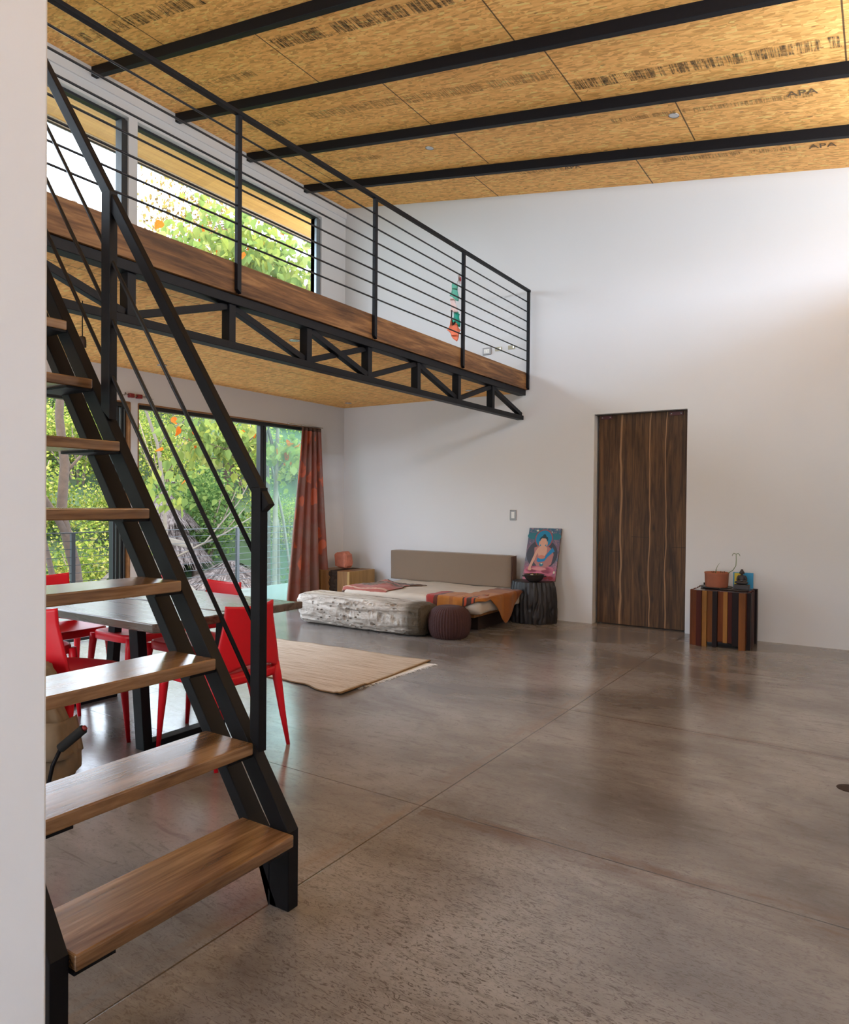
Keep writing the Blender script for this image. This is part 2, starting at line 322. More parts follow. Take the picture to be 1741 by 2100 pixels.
M['trunk'] = plain('brown_trunk', (.05, .030, .019), .9, scale=14, var=.55, bump=.8)
M['trunk_pale'] = plain('pale_trunk', (.12, .095, .07), .9, scale=10, var=.3, bump=.5)
M['twig'] = plain('grey_twig', (.13, .095, .07), .9)
def mat_thatch():
    n = NT('palm_thatch'); a = n.noise(n.map(n.oc, sc=(12, 12, 3)), 1, 6, .75, 1)
    cl = n.ramp(a, [(.36, (.035, .024, .02)), (.5, (.12, .092, .082)), (.66, (.24, .20, .185))]); n.bump(a, 1, .05)
    return n.fin(cl, .95, spec=.1)
M['thatch'] = mat_thatch()
M['hill'] = plain('undergrowth_ground', (.018, .035, .010), .95, scale=3, var=.6)
M['gravel'] = plain('gravel', (.13, .10, .075), .95, scale=30, var=.4)
def mat_curtain():
    n = NT('rust_floral_satin'); at = n.n('ShaderNodeUVMap'); m = n.map(at.outputs[0], sc=(1.5, 2.3, 1))
    d = n.noise(m, 1.6, 3); wv = n.n('ShaderNodeVectorMath', operation='ADD'); n.set(wv.inputs[0], m)
    sc = n.n('ShaderNodeVectorMath', operation='SCALE'); nz = n.n('ShaderNodeTexNoise'); n.set(nz.inputs['Vector'], m); nz.inputs['Scale'].default_value = 6
    n.set(sc.inputs[0], nz.outputs[1]); sc.inputs['Scale'].default_value = .22; n.set(wv.inputs[1], sc.outputs[0])
    v1 = n.voro(n.map(wv.outputs[0], sc=(1, 1, 1)), 3.1).outputs[0]
    stem = n.voro(wv.outputs[0], 2.3, 'DISTANCE_TO_EDGE').outputs[0]
    f1 = n.ramp(v1, [(.30, 1), (.34, 0)]); st = n.ramp(stem, [(.02, 1), (.05, 0)])
    base = n.mix(n.ramp(d, [(.42, 0), (.58, 1)]), (.34, .085, .05), (.30, .15, .12))
    cl = n.mix(n.math('MULTIPLY', f1, .85), base, (.70, .16, .065))
    cl = n.mix(n.math('MULTIPLY', st, .35), cl, (.30, .08, .05))
    n.m.use_nodes = True
    m_ = n.fin(cl, .42, spec=.6, sheen=.3)
    tl = n.n('ShaderNodeBsdfTranslucent'); n.set(tl.inputs[0], cl); mx = n.n('ShaderNodeMixShader'); mx.inputs[0].default_value = .28
    n.t.links.new(n.b.outputs[0], mx.inputs[1]); n.t.links.new(tl.outputs[0], mx.inputs[2]); n.t.links.new(mx.outputs[0], n.out.inputs[0])
    return m_
M['curtain'] = mat_curtain()
def mat_stamp(name, strength):
    n = NT(name); sp = n.sep(n.oc); t = n.t
    bars = n.noise(n.map(n.oc, sc=(95, 2.5, 1)), 1, 2, .6); blk = n.noise(n.map(n.oc, sc=(9, 1.2, 1)), 1, 2); fade = n.noise(n.oc, 30, 4, .7)
    a = n.math('MULTIPLY', n.math('GREATER_THAN', bars, .49), n.math('GREATER_THAN', blk, .40))
    a = n.math('MULTIPLY', a, n.ramp(fade, [(.35, .15), (.6, 1)])); a = n.math('MULTIPLY', a, strength)
    n.set(n.b.inputs['Base Color'], (.06, .045, .025)); n.b.inputs['Roughness'].default_value = .8
    tr = n.n('ShaderNodeBsdfTransparent'); mx = n.n('ShaderNodeMixShader'); n.set(mx.inputs[0], a)
    t.links.new(tr.outputs[0], mx.inputs[1]); t.links.new(n.b.outputs[0], mx.inputs[2]); t.links.new(mx.outputs[0], n.out.inputs[0]); return n.m
M['stamp'] = mat_stamp('grade_stamp_ink', .8); M['stamp_faint'] = mat_stamp('faded_stamp_ink', .45)
M['ink'] = plain('faded_ink', (.16, .10, .05), .8)
def flat(name, c, rough=.55): return plain(name, c, rough, var=.05)

# ------------------------------------------------------------------ mesh builder
class MB:
    def __init__(s): s.v = []; s.f = []; s.uv = None
    def add(s, vs, fs):
        b = len(s.v); s.v += [tuple(x) for x in vs]; s.f += [tuple(i+b for i in q) for q in fs]; return s
    def box(s, x0, x1, y0, y1, z0, z1, rot=None, piv=None):
        vs = [Vector((x, y, z)) for z in (z0, z1) for x, y in ((x0, y0), (x1, y0), (x1, y1), (x0, y1))]
        if rot:
            p = Vector(piv or ((x0+x1)/2, (y0+y1)/2, (z0+z1)/2)); vs = [rot @ (q-p)+p for q in vs]
        return s.add(vs, [(3, 2, 1, 0), (4, 5, 6, 7), (0, 1, 5, 4), (1, 2, 6, 5), (2, 3, 7, 6), (3, 0, 4, 7)])
    def prism(s, pts, axis, a, b):   # polygon in the plane normal to axis, pts as 2-tuples in the other two axes (cyclic order xy,xz,yz)
        def P(p, t):
            return {'x': (t, p[0], p[1]), 'y': (p[0], t, p[1]), 'z': (p[0], p[1], t)}[axis]
        n = len(pts); vs = [P(p, a) for p in pts]+[P(p, b) for p in pts]
        return s.add(vs, [tuple(range(n))[::-1], tuple(range(n, 2*n))]+[(i, (i+1) % n, n+(i+1) % n, n+i) for i in range(n)])
    def bar(s, p, q, w, h, up=(0, 0, 1)):
        p, q = Vector(p), Vector(q); d = (q-p).normalized(); upv = Vector(up)
        x = d.cross(upv).normalized(); z = x.cross(d).normalized(); vs = []
        for e in (p, q):
            for a, b in ((-1, -1), (1, -1), (1, 1), (-1, 1)): vs.append(e+x*a*w/2+z*b*h/2)
        return s.add(vs, [(3, 2, 1, 0), (4, 5, 6, 7), (0, 1, 5, 4), (1, 2, 6, 5), (2, 3, 7, 6), (3, 0, 4, 7)])
    def tube(s, pts, rad, seg=8, caps=True, sq=(1, 1)):
        pts = [Vector(p) for p in pts]; n = len(pts); rad = rad if isinstance(rad, (list, tuple)) else [rad]*n
        vs = []; ref = Vector((0, 0, 1)); d0 = (pts[1]-pts[0]).normalized()
        if abs(d0.z) > .9: ref = Vector((1, 0, 0))
        x = ref.cross(d0).normalized()
        for i, p in enumerate(pts):
            d = (pts[min(i+1, n-1)]-pts[max(i-1, 0)]).normalized(); x = (x-d*x.dot(d)).normalized(); y = d.cross(x)
            for k in range(seg):
                a = 2*math.pi*k/seg; vs.append(p+x*math.cos(a)*rad[i]*sq[0]+y*math.sin(a)*rad[i]*sq[1])
        fs = [(i*seg+k, i*seg+(k+1) % seg, (i+1)*seg+(k+1) % seg, (i+1)*seg+k) for i in range(n-1) for k in range(seg)]
        if caps: fs += [tuple(range(seg))[::-1], tuple((n-1)*seg+k for k in range(seg))]
        return s.add(vs, fs)
    def rings(s, rings, cap0=True, cap1=True):
        n = len(rings[0]); vs = [p for g in rings for p in g]
        fs = [(i*n+k, i*n+(k+1) % n, (i+1)*n+(k+1) % n, (i+1)*n+k) for i in range(len(rings)-1) for k in range(n)]
        if cap0: fs.append(tuple(range(n))[::-1])
        if cap1: fs.append(tuple((len(rings)-1)*n+k for k in range(n)))
        return s.add(vs, fs)
    def lathe(s, prof, c=(0, 0, 0), seg=32, fx=1, fy=1, fn=None):
        g = []
        for j, (r_, z) in enumerate(prof):
            g.append([(c[0]+r_*fx*math.cos(2*math.pi*k/seg)*(fn(k, j, seg) if fn else 1), c[1]+r_*fy*math.sin(2*math.pi*k/seg)*(fn(k, j, seg) if fn else 1), c[2]+z) for k in range(seg)])
        return s.rings(g)
    def grid(s, fn, nu, nv, skip=None):
        vs = [fn(i/nu, j/nv) for j in range(nv+1) for i in range(nu+1)]
        fs = [(j*(nu+1)+i, j*(nu+1)+i+1, (j+1)*(nu+1)+i+1, (j+1)*(nu+1)+i) for j in range(nv) for i in range(nu) if not (skip and skip((i+.5)/nu, (j+.5)/nv))]
        s.uvg = [(i/nu, j/nv) for j in range(nv+1) for i in range(nu+1)]
        return s.add(vs, fs)
    def build(s, name, mat, parent=None, smooth=False, bevel=0.0, loc=None, solid=0.0, uv=False, segs=2):
        base = Vector(loc) if loc is not None else (Vector(parent['_b']) if parent is not None and '_b' in parent else Vector((0, 0, 0)))
        me = bpy.data.meshes.new(name); me.from_pydata([tuple(Vector(v)-base) for v in s.v], [], s.f); me.update()
        for mm in (mat if isinstance(mat, list) else [mat]): me.materials.append(mm)
        if uv:
            l = me.uv_layers.new(name='UVMap')
            for lp in me.loops: l.data[lp.index].uv = s.uvg[lp.vertex_index]
        if smooth: me.shade_smooth() if hasattr(me, 'shade_smooth') else [setattr(p, 'use_smooth', True) for p in me.polygons]
        o = bpy.data.objects.new(name, me); col.objects.link(o)
        if parent is not None: o.parent = parent; o['_b'] = tuple(base)
        elif loc is not None: o.location = loc; o['_b'] = tuple(base)
        else: o['_b'] = (0, 0, 0)
        if solid:
            m = o.modifiers.new('thickness', 'SOLIDIFY'); m.thickness = solid; m.offset = 0
        if bevel:
            m = o.modifiers.new('bevel', 'BEVEL'); m.width = bevel; m.segments = segs; m.limit_method = 'ANGLE'; m.angle_limit = R(40)
        return o
def thing(name, label, cat, loc=(0, 0, 0), group=None, kind=None):
    o = bpy.data.objects.new(name, None); col.objects.link(o); o.location = loc; o['_b'] = tuple(loc); o.empty_display_size = .1
    return tag(o, label, cat, group, kind)
def tag(o, label=None, cat=None, group=None, kind=None):
    if label: o['label'] = label
    if cat: o['category'] = cat
    if group: o['group'] = group
    if kind: o['kind'] = kind
    return o
def dup(root, loc, rz, label, sc=None):
    c = root.copy(); col.objects.link(c); c.location = loc; c.rotation_euler = (0, 0, rz); c['label'] = label
    if sc: c.scale = sc
    def kids(a, b):
        for ch in a.children:
            d = ch.copy(); col.objects.link(d); d.parent = b; kids(ch, d)
    kids(root, c); return c
def struct(o, label=None): return tag(o, label, None, None, 'structure')
NZ = lambda p, s=1.0: noise.noise(Vector(p)*s)

# ------------------------------------------------------------------ room shell
ZR = lambda x: 5.4937-.156*x      # underside of the sloping roof
WX = 7.2
struct(MB().box(-.02, WX+.2, -10.6, .3, -.12, 0).build('floor', M['floor'], loc=(0, 0, 0)), 'polished brown grey concrete floor with saw-cut joints')
struct(MB().prism([(-.20, ZR(-.20)), (-.20, ZR(-.20)+.12), (WX+1.55, ZR(WX+1.55)+.12), (WX+1.55, ZR(WX+1.55))], 'y', -10.8, .3).build('ceiling', M['osb']), 'sloping orange-brown strand board ceiling')
# back wall with the door recess
wb = MB(); DX0, DX1, DZ = 3.652, 4.665, 2.375
wb.box(-.3, DX0, 0, .25, 0, ZR(-.3)).box(DX1, WX+.2, 0, .25, 0, ZR(DX1)).box(DX0, DX1, 0, .25, DZ, ZR(DX0)).box(DX0-.1, DX1+.1, .25, .30, 0, DZ+.1)
struct(wb.build('wall_back', M['wall']), 'tall white plastered end wall')
# window wall (x = 0)
wl = MB(); T = -.15
PY = (-3.385, -3.285)
B0, B1 = -9.2, -.50                 # lower openings: B0..-3.385 and -3.285..-.50 ; clerestory -3.30..-.51
ZT = 2.348; CZ0, CZ1 = 3.72, 5.205; C0 = -3.405; C1 = -3.305; CE = -.505
wl.box(T, 0, B1, .0, 0, ZR(0)-.0).box(T, 0, -10.6, B0, 0, ZR(0)).box(T, 0, B0, B1, ZT, CZ0).box(T, 0, B0, B1, CZ1, ZR(0)).box(T, 0, PY[0], PY[1], 0, ZT).box(T, 0, C0, C1, CZ0, CZ1)
struct(wl.build('wall_left', M['wall']), 'white window wall on the left')
struct(MB().box(-.002, .018, -10.6, 0, 5.345, 5.497).build('trim_1', M['wall']))
wr = MB(); SZ = 3.59; TZ = 4.22
wr.box(WX, WX+.15, -10.6, 0, 0, SZ).box(WX, WX+.15, -10.6, 0, TZ, ZR(WX)-.001).box(WX, WX+.15, -10.6, -9.9, SZ, TZ)
struct(wr.build('wall_right', M['wall']))
wn = MB(); wn.box(-.15, 5.45, -10.6, -10.45, 0, ZR(-.15)).box(5.45, 7.05, -10.6, -10.45, 2.45, ZR(5.45)).box(7.05, WX+.15, -10.6, -10.45, 0, ZR(7.05))
struct(wn.build('wall_near', M['wall']))
struct(MB().box(5.15, 5.30, -10.45, -7.131, 0, ZR(5.15)-.01).build('wall_partition', M['wall'], bevel=.004), 'plain white wall end at the left edge')

# door
d = MB().box(DX0+.025, DX1-.008, .095, .135, .012, DZ-.008).build('door_1', M['door']); struct(d, 'dark wooden plank sliding door')
for x0, x1, z in ((3.70, 3.83, 2.342), (4.46, 4.60, 2.342)):
    hp = MB().box(x0, x1, .085, .095, z-.02, z+.02).build('hanger_plate', M['redpaint'], d, bevel=.001); hp['label'] = 'maroon steel hanger plate'
    for xx in (x0+.02, x1-.02):
        MB().lathe([(.0005, 0), (.009, .0), (.008, .006), (.0005, .008)], (0, 0, 0), 12).build('bolt', M['chrome'], hp, True).matrix_local = Matrix.Translation((xx, .085, z)) @ Matrix.Rotation(R(90), 4, 'X')
struct(MB().box(DX0, DX1, .03, .22, DZ-.006, DZ+.001).build('trim_2', M['plate']))

# windows: frames and panes
def frame(name, y0, y1, z0, z1, divs, label, glass, trim=True, sill=.03, fw=.045, depth=.07, x=-.09):
    e = thing(name, label, None, (x, (y0+y1)/2, z0), kind='structure')
    m = MB().box(x-depth/2, x+depth/2, y0, y1, z1-fw, z1).box(x-depth/2, x+depth/2, y0, y1, z0, z0+sill).box(x-depth/2, x+depth/2, y0, y0+fw, z0+sill, z1-fw).box(x-depth/2, x+depth/2, y1-fw, y1, z0+sill, z1-fw)
    m.build('window_frame', M['alu'], e, bevel=.003)
    for (a, b) in divs: MB().box(x-depth/2, x+depth/2, a, b, z0+sill, z1-fw).build('mullion', M['alu'], e, bevel=.003)
    for (a, b, gm) in glass: MB().box(x-.003, x+.003, a, b, z0+sill, z1-fw).build('pane', gm, e)
    if trim:
        MB().box(-.06, .004, y0-.0, y1+.0, z1-.006, z1+.006).box(-.06, .004, y0-.008, y0+.004, z0, z1).box(-.06, .004, y1-.004, y1+.008, z0, z1).build('trim_board', M['woodtrim'], e)
    return e
w1 = frame('window_1', PY[1], B1, 0, ZT, [(-1.545, -1.495), (-1.48, -1.445)], 'large sliding glass doors to the terrace', [(-1.445, B1-.045, M['glass_hazy'])])
w2 = frame('window_2', -9.2, PY[0], 0, ZT, [(-3.53+i*.045, -3.51+i*.045) for i in range(3)]+[(-6.2, -6.15)], 'left-hand sliding glass doors', [(-9.15, -6.2, M['glass'])])
for i in range(3):
    MB().box(-.052, -.045, -3.507+i*.045, -3.499+i*.045, .04, 2.28).build('edge_strip', M['alu_light'], w2)
w3 = frame('window_3', C1, CE, CZ0, CZ1, [(-.58, -.55)], 'high clerestory window over the loft', [(C1+.045, CE-.045, M['glass'])], trim=False, fw=.03)
w4 = frame('window_4', -9.2, C0, CZ0, CZ1, [(-6.3, -6.26)], 'left clerestory window over the loft', [(-9.15, C0-.045, M['glass'])], trim=False, fw=.03)
MB().box(-.125, -.02, C0-.065, C0-.001, CZ0+.02, CZ1-.03).build('jamb_post', M['galv'], w4, bevel=.003)
MB().box(-.125, -.02, CE-.075, CE-.001, CZ0+.02, CZ1-.03).build('jamb_post', M['alu_light'], w3, bevel=.003)
w5 = thing('window_5', 'clerestory strip in the right wall', None, (WX+.1, -5, SZ), kind='structure')
MB().box(WX+.07, WX+.12, -9.9, -.0, SZ, SZ+.02).box(WX+.07, WX+.12, -9.9, 0, TZ-.03, TZ).box(WX+.07, WX+.12, -3.3, -3.25, SZ, TZ).box(WX+.07, WX+.12, -6.6, -6.55, SZ, TZ).build('window_frame', M['alu'], w5)

# roof overhang outside the clerestory
ev = thing('eave_soffit', 'varnished pine plank underside of the roof overhang outside', 'roof overhang', (-1, -4, 5.6))
ev['kind'] = 'structure'
MB().prism([(-1.62, ZR(-1.62)), (-1.62, ZR(-1.62)+.04), (-.2, ZR(-.2)+.04), (-.2, ZR(-.2))], 'y', -12, 3.5).build('plank_lining', M['eave'], ev)
MB().prism([(-1.80, ZR(-1.80)), (-1.80, ZR(-1.80)+.14), (-1.62, ZR(-1.62)+.14), (-1.62, ZR(-1.62)-.004)], 'y', -12, 3.5).build('edge_board', M['eavestrip'], ev)
MB().prism([(-1.83, ZR(-1.83)-.02), (-1.83, ZR(-1.83)+.15), (-1.80, ZR(-1.80)+.15), (-1.80, ZR(-1.80)-.02)], 'y', -12, 3.5).build('metal_edge', M['alu'], ev)

# ceiling beams
BY = [-.85, -1.835, -2.84, -3.79, -4.76, -5.74, -6.72]
ords = ['nearest the white end wall', 'second from the white end wall', 'third from the white end wall', 'fourth from the end wall, its tip above the loft rail', 'fifth from the end wall', 'sixth from the end wall', 'seventh from the end wall']
for y, t in zip(BY, ords):
    m = MB().prism([(.0, ZR(.0)-.092), (.0, ZR(.0)+.002), (WX, ZR(WX)+.002), (WX, ZR(WX)-.092)], 'y', y-.028, y+.028)
    tag(m.build('ceiling_beam', M['steel'], loc=(3, y, ZR(3)), bevel=.003), 'black steel roof beam under the strand board ceiling, '+t, 'beam', 'roof beams under the ceiling')

# printed grade stamps on the boards
ceil = bpy.data.objects['ceiling']
def stamp(x0, x1, y0, y1, mat):
    e = .003; m = MB().add([(x0, y0, ZR(x0)-e), (x1, y0, ZR(x1)-e), (x1, y1, ZR(x1)-e), (x0, y1, ZR(x0)-e)], [(0, 1, 2, 3)])
    m.build('grade_stamp', mat, ceil)
for a in ((.35, 2.0, -4.22, -4.09, 'stamp'), (2.1, 4.0, -3.55, -3.41, 'stamp'), (4.05, 6.1, -3.5, -3.38, 'stamp'), (4.2, 6.12, -2.20, -2.06, 'stamp'), (1.5, 2.6, -2.44, -2.31, 'stamp_faint'), (2.66, 4.15, -2.42, -2.29, 'stamp_faint'), (.45, 1.2, -2.42, -2.31, 'stamp_faint'), (4.3, 5.9, -1.50, -1.43, 'stamp_faint'), (2.9, 3.5, -.62, -.55, 'stamp_faint'), (4.5, 5.7, -.58, -.50, 'stamp_faint'), (.5, 1.6, -1.42, -1.32, 'stamp_faint'), (2.5, 3.6, -4.25, -4.12, 'stamp'), (.3, 1.6, -3.25, -3.15, 'stamp_faint')):
    stamp(*a[:4], M[a[4]])
def ceil_text(txt, x, y, size):
    c = bpy.data.curves.new('stamp_lettering', 'FONT'); c.body = txt; c.size = size; c.extrude = .0004; c.materials.append(M['ink'])
    o = bpy.data.objects.new('stamp_lettering', c); col.objects.link(o); o.parent = ceil
    a = math.atan(.156); o.matrix_local = Matrix.Translation((x, y, ZR(x)-.004)) @ Matrix.Rotation(a, 4, 'Y') @ Matrix.Rotation(math.pi, 4, 'X')
    o.matrix_parent_inverse = Matrix()
for t, x, y, s_ in (('APA', 5.72, -1.47, .12), ('APA', 5.80, -.49, .12), ('APA', 3.50, -.57, .10)): ceil_text(t, x, y, s_)

def downlight(p, nrm, label):
    e = thing('recessed_downlight', label, 'ceiling light', p, 'recessed downlights')
    rt = Vector((0, 0, -1)).rotation_difference(Vector(nrm)).to_matrix().to_4x4()
    a = MB().lathe([(.032, 0), (.046, 0), (.046, .005), (.038, .008), (.032, .002)], (p[0], p[1], p[2]-.007), 28).build('trim_ring', M['chrome'], e, True)
    b = MB().lathe([(.001, .004), (.031, .004), (.026, -.004), (.001, -.006)], tuple(p), 20).build('lamp', M['socket'], e, True)
    e.rotation_euler = rt.to_euler()
sl = (-.156, 0, -1)
downlight((2.312, -1.412, ZR(2.312)), sl, 'round recessed downlight in the sloping ceiling, left one of two')
downlight((4.837, -1.417, ZR(4.837)), sl, 'round recessed downlight in the sloping ceiling, right one of two')
for (x, y, t) in ((2.33, -3.46, 'seen between the truss bars nearer the stair'), (.405, -.409, 'in the far corner above the curtain'), (2.315, -.517, 'near the end of the truss by the white wall'), (.471, -3.355, 'near the window wall behind the stair rods')):
    downlight((x, y, 2.686), (0, 0, -1), 'round recessed downlight under the loft, '+t)

# ------------------------------------------------------------------ loft
lf = thing('loft_floor', 'timber edged loft floor spanning above the dining area', 'loft', (1.4, -3, 2.7))
MB().box(.001, 2.73, -10.4, -.001, 2.686, 2.72).build('soffit_board', M['osb_soffit'], lf)
MB().box(.001, 2.80, -10.4, -.001, 2.72, 2.90).build('deck', M['deck'], lf)
ys = [-.055, -1.60, -3.062, -4.537, -6.015]
seg = [(-.03, -1.596), (-1.604, -3.058), (-3.066, -4.533), (-4.541, -6.01), (-6.02, -8.2), (-8.21, -10.4)]
for a, b in seg:
    MB().box(2.801, 2.835, b, a, 2.712, 2.914).build('fascia_board', M['fascia'], lf, bevel=.003)
tr = thing('steel_truss', 'black steel truss under the loft edge board', 'truss', (2.77, -3, 2.35))
MB().box(2.72, 2.815, -10.3, -.03, 2.648, 2.711).build('top_chord', M['steel'], tr, bevel=.003)
MB().box(2.72, 2.80, -10.3, -.05, 2.357, 2.407).build('bottom_chord', M['steel'], tr, bevel=.003)
vy = [-.825-.742*k for k in range(12)]
for y in vy: MB().box(2.725, 2.80, y-.027, y+.027, 2.405, 2.65).build('vertical_strut', M['steel'], tr, bevel=.002)
def diag(ya, ta, yb, tb, xo=0):
    za, zb = (2.635 if ta else 2.42), (2.635 if tb else 2.42)
    MB().bar((2.76+xo, ya, za), (2.76+xo, yb, zb), .05, .045, up=(0, 0, 1)).build('diagonal_brace', M['steel'], tr, bevel=.002)
diag(-.06, 0, vy[0]+.03, 1)
tops = [1, 0, 1, 0, 0, 1, 0, 1, 0, 1, 0, 1]   # chord touched at each strut, seen from the wall end
for k in range(11):
    a, b = vy[k]-.03, vy[k+1]+.03
    if k == 3: diag(a, 0, b, 1, .012); diag(a, 1, b, 0, -.012)
    elif k < 3: diag(a, tops[k], b, tops[k+1])
    else: diag(a, (k % 2 == 1), b, (k % 2 == 0))

rl = thing('loft_railing', 'black steel railing with horizontal rods along the loft edge', 'railing', (2.855, -3, 2.9))
for y in ys+[-7.5, -9.0]:
    m = MB().prism([(y-.017, 2.735), (y+.017, 2.712), (y+.017, 3.868), (y-.017, 3.868)], 'x', 2.836, 2.866); m.build('post', M['steel'], rl, bevel=.002)
MB().box(2.832, 2.870, -10.2, -.035, 3.866, 3.892).build('handrail', M['steel'], rl, bevel=.002)
for z in (3.742, 3.626, 3.51, 3.394, 3.278, 3.162, 3.046):
    MB().tube([(2.851, -10.1, z), (2.851, -.04, z)], .0068, 8).build('rod', M['steel_rod'], rl, True)

# ------------------------------------------------------------------ staircase
YN, YF = -6.045, -5.998          # right stringer (near / far faces)
SL = .2645/.1897
st = thing('staircase', 'open black steel staircase with thick wooden treads rising to the loft', 'stairs', (4.7, -6.4, 0))
xf = lambda z: 4.776-(z-.262)/SL     # front edge of the stringer
def stringer(yn, yf, side):
    zt = 2.90
    a = MB().prism([(4.690, 0), (4.778, 0), (4.778, .262), (xf(zt), zt), (xf(zt)-.088, zt), (4.690, .268)], 'y', yn, yf)
    a.build('stringer', M['steel'], st, bevel=.003)
    yb0, yb1 = (yn, yn+.07)
    b = MB().prism([(xf(0)-.243, 0.0), (4.689, 0.0), (4.689, .14), (xf(.268)-.186, .268), (xf(zt)-.186, zt), (xf(zt)-.24, zt)], 'y', yb0, yb1)
    b.build('stringer', M['steel'], st, bevel=.003)
stringer(YN, YF, 1); stringer(-6.837, -6.79, 0)
for k in range(1, 11):
    z = .2645*k; xr = 4.803-.1897*(k-1)
    m = MB().box(xr-.24, xr, -6.788, YN-.001, z-.041, z); m.build('tread', M['tread'], st, bevel=.005)
    for (a, b) in ((YN-.11, YN-.001), (-6.789, -6.68)):
        MB().box(xr-.235, xr-.005, a, b, z-.050, z-.0415).build('tread_bracket', M['steel'], st)
    
def post(x0, x1, z0, z1, y0=-6.05+.003, y1=-6.012): MB().prism([(x0, z0+.045), (x1, z0), (x1, z1), (x0, z1)], 'y', y0, y1).build('rail_post', M['steel'], st, bevel=.002)
post(4.596, 4.640, .50, 1.40)
post(3.722, 3.780, 1.68, 2.60)
zh = lambda x: 1.375-(x-4.63)*SL
MB().bar((4.655, -6.025, zh(4.655)-.012), (2.86, -6.025, zh(2.86)-.012), .045, .030, up=(0, 1, 0)).build('handrail', M['steel'], st, bevel=.003)
for dz in (.222, .456, .684):
    MB().tube([(4.60, -6.03, zh(4.60)-dz-.03), (2.86, -6.03, zh(2.86)-dz-.03)], .0078, 8).build('rod', M['steel_rod'], st, True)

# ------------------------------------------------------------------ dining table and chairs
TX0, TX1, TY0, TY1, TH = 1.55, 3.46, -5.60, -4.60, .752
tb = thing('dining_table', 'long dark wood slab dining table on black trapezoid steel legs', 'table', ((TX0+TX1)/2, (TY0+TY1)/2, 0))
def edge_board(pts, name):
    m = MB().prism(pts, 'z', TH-.045, TH); m.build(name, M['table'], tb, bevel=.006)
mid = [(TX0+(TX1-TX0)*i/10, -5.12+.018*math.sin(i*1.3)) for i in range(11)]
edge_board([(TX0, TY0), (TX1-.02, TY0+.005), (TX1, TY0+.03)]+[(x, y-.003) for x, y in mid[::-1]], 'slab')
edge_board([(x, y+.008+.022*math.sin(math.pi*i/10)) for i, (x, y) in enumerate(mid)]+[(TX1, TY1+.04), (TX1-.03, TY1), (TX0, TY1)], 'slab')
for x in (3.04, 1.95):
    m = MB(); a, b = -5.355, -4.85
    m.bar((x, a, 0.0), (x, a-.05, TH-.046), .075, .055, up=(0, 1, 0)).bar((x, b, 0.0), (x, b+.05, TH-.046), .075, .055, up=(0, 1, 0)).box(x-.0375, x+.0375, a, b, .0, .035).box(x-.0375, x+.0375, a-.05, b+.05, TH-.075, TH-.046)
    m.build('leg_frame', M['steel'], tb, bevel=.003)

def rrect(hw, hd, k=4, n=40, cy=0):
    out = []
    for i in range(n):
        a = 2*math.pi*i/n; c, s_ = math.cos(a), math.sin(a)
        out.append((hw*math.copysign(abs(c)**(2/k), c), cy+hd*math.copysign(abs(s_)**(2/k), s_)))
    return out
ch = thing('dining_chair', '', 'chair', (0, 0, 0), 'red moulded plastic chairs around the table')
ring = []
for sc_, z in ((.02, .438), (.4, .438), (.75, .443), (.92, .452), (.98, .452), (1.0, .442), (1.0, .402), (.975, .398), (.955, .42), (.9, .432), (.4, .428), (.02, .428)):
    ring.append([(x, y, z+(.006*(y/.22)**2 if sc_ > .3 else 0)) for x, y in rrect(.228*sc_, .225*sc_, 4.5)])
MB().rings(ring).build('seat', M['red'], ch, True)
def bk(uu, vv):
    q = 2*uu-1; hw = .236-.058*min(1, vv*1.25)**1.1-.012*vv
    zb = .435+.055*(1-q*q); z = zb+(.815-.012*(1-q*q)-zb)*vv
    y = -.208-.022*vv-.034*(1-q*q)
    return (q*hw, y, z)
MB().grid(bk, 24, 24).build('backrest', M['red'], ch, True, solid=.012)
MB().grid(lambda a, b: ((2*a-1)*.236, -.205-.02*(1-(2*a-1)**2), .395+.045*b), 16, 3).build('back_rail', M['red'], ch, True, solid=.014)
for sx_ in (-1, 1):
    MB().tube([(sx_*.205, .195, .435), (sx_*.207, .205, .36), (sx_*.213, .222, .18), (sx_*.218, .238, 0)], [.026, .024, .017, .0105], 12).build('leg', M['red'], ch, True)
    MB().tube([(sx_*.218, -.20, .46), (sx_*.223, -.212, .38), (sx_*.238, -.240, .18), (sx_*.254, -.270, 0)], [.024, .026, .018, .0105], 12).build('leg', M['red'], ch, True)
chairs = [((3.365, -5.115, 0), 90, 'red plastic chair at the near end of the table, its back towards the rug'),
          ((2.745, -5.635, 0), 18, 'red plastic chair nearest the white wall end, on the stair side of the table'),
          ((1.98, -5.46, 0), 0, 'red plastic chair on the stair side, mostly hidden, second from the rug'),
          ((2.65, -4.70, 0), 180, 'red plastic chair across the table with its backrest showing above the slab, nearer the rug'),
          ((2.03, -4.70, 0), 180, 'red plastic chair across the table hidden behind the stair stringers'),
          ((1.55, -4.95, 0), -90, 'red plastic chair at the far left end of the table by the glass doors')]
for i, (p, a, t) in enumerate(chairs):
    if i == 0: ch.location = p; ch.rotation_euler = (0, 0, R(a)); ch['label'] = t
    else: dup(ch, p, R(a), t)

